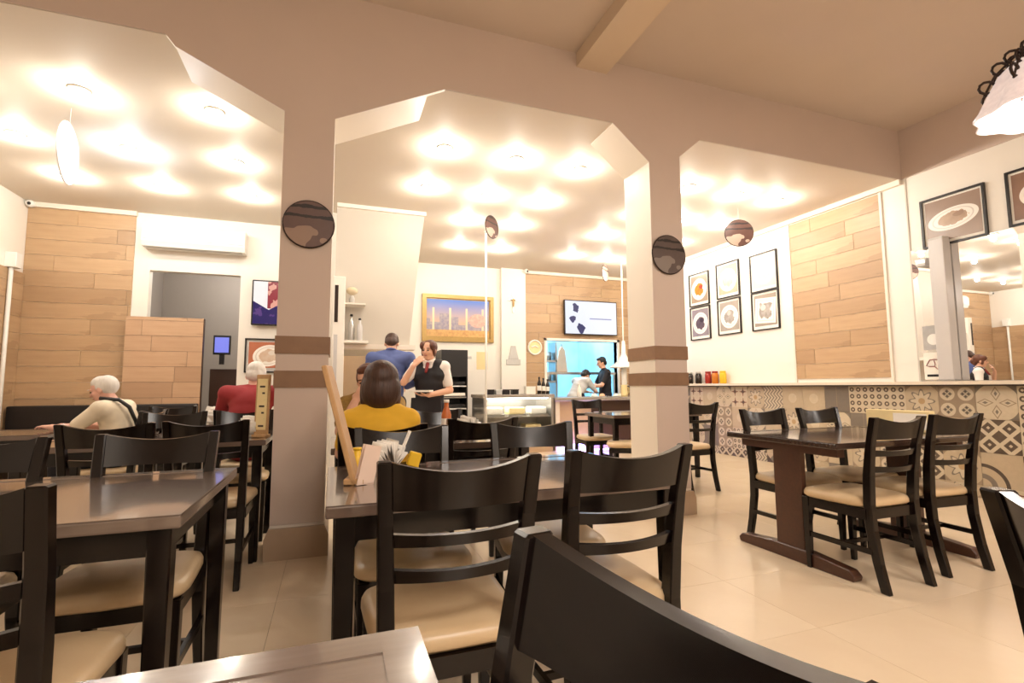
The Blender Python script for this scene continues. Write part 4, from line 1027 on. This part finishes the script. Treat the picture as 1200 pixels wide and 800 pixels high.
    if shirt in ('white_shirt', 'blue'):
        c2 = MB(); ax = (hc_-neck).normalized()
        c2.tube([neck - ax*.0 + (sd*math.cos(q)*.066 + f*math.sin(q)*.064) for q in [2*PI*k/16 for k in range(16)]], .014, 6, True); part('collar', c2, M[shirt], t, True)
    if vest:
        v2 = MB(); fx = J['shR'] - J['shL']; fx.z = 0; fx.normalize(); fy = V(-fx.y, fx.x, 0); bm_ = Matrix((fx, fy, V(0, 0, 1))).transposed()
        for c, rx, ry, rz_ in ((pel.lerp(chest, .15), .172, .142, .10), (pel.lerp(chest, .4), .172, .136, .14), (pel.lerp(chest, .75), .182, .138, .15), (chest + V(0, 0, .0), .176, .138, .13)): v2.ball(c, (rx, ry, rz_), 18, 12, bm_)
        for k in (-1, 1): v2.cap(chest + fx*k*.085 + V(0, 0, .03), .132, neck + fx*k*.10 - V(0, 0, .05), .082)
        solid('vest', v2, M[vest], t, .013, 4)
        part('neck_tie', MB().cap(neck + fy*.075 - V(0, 0, .03), .022, neck + fy*.135 - V(0, 0, .12), .016, 8), M['tie'], t, True)
    l2 = MB(); l2.ball(pel, (.165, .135, .115), 18, 12)
    for s_ in ('L', 'R'):
        hp_, kn, an = J['hip'+s_], J['kn'+s_], J['an'+s_]
        l2.cap(pel, .112, hp_, .104); l2.cap(hp_, .100, kn, .070); l2.cap(kn, .070, an + V(0, 0, .02), .052)
    solid('trousers', l2, M[legs], t, .014, 4)
    for s_ in ('L', 'R'):
        an, to = J['an'+s_], J['to'+s_]
        part('shoe', MB().cap(V(an.x, an.y, .046) - (to-an).normalized()*.03, .046, V(to.x, to.y, .038), .038, 12), M[shoes], t, True)
    return t
def sitting(**k):
    J = dict(pel=(0, -.02, .60), chest=(0, .0, .93), neck=(0, .01, 1.09), head=(0, .03, 1.215), shL=(-.175, .0, 1.025), shR=(.175, .0, 1.025),
             elL=(-.23, .10, .79), elR=(.23, .10, .79), wrL=(-.15, .32, .83), wrR=(.15, .32, .83), hipL=(-.09, .0, .585), hipR=(.09, .0, .585),
             knL=(-.11, .40, .56), knR=(.11, .40, .56), anL=(-.11, .38, .085), anR=(.11, .38, .085), toL=(-.12, .52, .045), toR=(.12, .52, .045))
    J.update(k); return J
def standing(**k):
    J = dict(pel=(0, 0, .94), chest=(0, .0, 1.28), neck=(0, .01, 1.45), head=(0, .03, 1.58), shL=(-.18, .0, 1.39), shR=(.18, .0, 1.39),
             elL=(-.25, -.02, 1.12), elR=(.25, -.02, 1.12), wrL=(-.25, .10, .90), wrR=(.25, .10, .90), hipL=(-.09, 0, .91), hipR=(.09, 0, .91),
             knL=(-.10, .02, .50), knR=(.10, .02, .50), anL=(-.10, 0, .085), anR=(.10, 0, .085), toL=(-.11, .15, .045), toR=(.11, .15, .045))
    J.update(k); return J
# man in cream shirt, stooped to the left
p = person('elderly person with white hair in a cream shirt with a dark shoulder strap, sitting stooped', (-1.63, 5.04, 0), D(80),
           sitting(chest=(0, .04, .90), neck=(0, .10, 1.04), head=(0, .17, 1.15), face=(0, .92, -.38), shL=(-.18, .08, .985), shR=(.18, .08, .985), elL=(-.24, .26, .82), elR=(.24, .24, .82), wrL=(-.12, .46, .84), wrR=(.13, .46, .84)),
           'cream_shirt', 'trousers', 'skin_pink', 'hair_white', 'bald', belly=.03, scale=.97)
part('bag_strap', MB().tube([(-.11, .13, 1.075), (-.10, -.01, 1.06), (-.09, -.085, 1.0), (-.05, -.12, .88), (.0, -.145, .72), (.05, -.165, .58)], .016, 6), M['black'], p, True)
# person in red, seen from behind
person('person in a red shirt with pale hair seen from behind, bending forward over the table', (-.70, 4.98, 0), D(-8),
       sitting(chest=(0, .08, .95), neck=(0, .15, 1.09), head=(0, .21, 1.21), face=(0, .93, -.36), shL=(-.20, .10, 1.05), shR=(.20, .10, 1.05), elL=(-.29, .20, .84), elR=(.29, .20, .84), wrL=(-.14, .42, .84), wrR=(.14, .42, .84)),
       'red', 'trousers', 'skin_pink', 'hair_white', 'short', scale=1.02, belly=.02)
# woman in yellow, from behind
person('person with dark brown bobbed hair in a mustard yellow shirt, sitting with back to viewer', (.25, 2.82, 0), D(-3),
       sitting(head=(0, .03, 1.205), shL=(-.155, .02, .985), shR=(.155, .02, .985), elL=(-.21, .12, .80), elR=(.23, .10, .80), wrL=(-.14, .34, .835), wrR=(.14, .34, .835), chest=(0, .0, .92)),
       'yellow', 'jeans', 'skin', 'hair_brown', 'bob', belly=.03, scale=.95)
# companion across the table
person('person in mustard patterned top, hand at face, sitting opposite the person in yellow', (.27, 3.80, 0), D(182),
       sitting(head=(.03, .05, 1.17), face=(.35, .9, -.25), shL=(-.17, .03, .99), shR=(.17, .03, .99), elR=(.22, .28, .83), wrR=(.13, .20, 1.02), hdR=(-.45, -.3, .8), hnR=(-.6, -.6, 0), elL=(-.2, .24, .83), wrL=(.02, .36, .84), chest=(0, .02, .92)),
       'mustard', 'jeans', 'skin', 'hair_auburn', 'short')
# man in blue, standing, head bent
person('person in a blue shirt standing with back to viewer, head bent down', (.63, 5.95, 0), D(-12),
       standing(pel=(0, 0, .97), chest=(0, .02, 1.34), neck=(0, .06, 1.53), head=(0, .12, 1.635), face=(0, .80, -.60), shL=(-.21, .02, 1.46), shR=(.21, .02, 1.46), elL=(-.28, .06, 1.18), elR=(.28, .06, 1.18), wrL=(-.16, .28, 1.12), wrR=(.16, .28, 1.12), hipL=(-.09, 0, .94), hipR=(.09, 0, .94)),
       'blue', 'trousers', 'skin', 'hair_brown', 'short', 'long')
# waitress
p = person('waitress in black vest and white short sleeved shirt, hand at mouth, holding a pad', (1.05, 5.72, 0), D(152),
       standing(head=(0, .04, 1.535), neck=(0, .01, 1.41), face=(.15, 1, -.08), chest=(0, 0, 1.24), pel=(0, 0, .92), shL=(-.165, 0, 1.345), shR=(.165, 0, 1.345), elR=(.24, .20, 1.17), wrR=(.12, .22, 1.35), hdR=(-.62, -.22, .72), hnR=(-.4, -.8, .1), elL=(-.24, .0, 1.08), wrL=(-.06, .22, 1.03), hdL=(.9, .2, 0), hnL=(0, 0, 1)),
       'white_shirt', 'trousers', 'skin', 'hair_auburn', 'tied', 'short', vest='vest')
part('order_pad', MB().box(-.11, .13, .22, .34, 1.065, 1.085), M['paper'], p)
part('apron', MB().prism([(-.17, 1.0), (.17, 1.0), (.20, .50), (-.20, .50)], .115, .135, 'y'), M['vest'], p)
# cook behind the counter
p = person('cook with black hair and dark apron standing behind the counter, facing left', (5.30, 9.08, 0), D(75),
       standing(head=(0, .07, 1.60), neck=(0, .02, 1.46), face=(0, .95, -.3), wrL=(-.12, .42, 1.10), wrR=(.12, .42, 1.10), elL=(-.26, .14, 1.13), elR=(.26, .14, 1.13)),
       'vest', 'trousers', 'skin', 'hair_black', 'short')
p = person('kitchen helper in a grey shirt bending over the counter left of the cook', (4.58, 8.97, 0), D(-70),
       standing(head=(0, .28, 1.33), neck=(0, .19, 1.26), face=(0, .75, -.65), chest=(0, .12, 1.14), pel=(0, -.06, .90), shL=(-.17, .15, 1.22), shR=(.17, .15, 1.22), elL=(-.24, .30, 1.02), elR=(.24, .30, 1.02), wrL=(-.12, .46, 1.0), wrR=(.12, .46, 1.0)),
       'plastic_grey', 'trousers', 'skin', 'hair_black', 'short')
bpy.context.view_layer.update()
dg = bpy.context.evaluated_depsgraph_get()
done = [(o, bpy.data.meshes.new_from_object(o.evaluated_get(dg))) for o in PENDING]
for o, me in done:
    o.modifiers.clear(); o.data = me
    for q in me.polygons: q.use_smooth = True
bpy.context.view_layer.update()
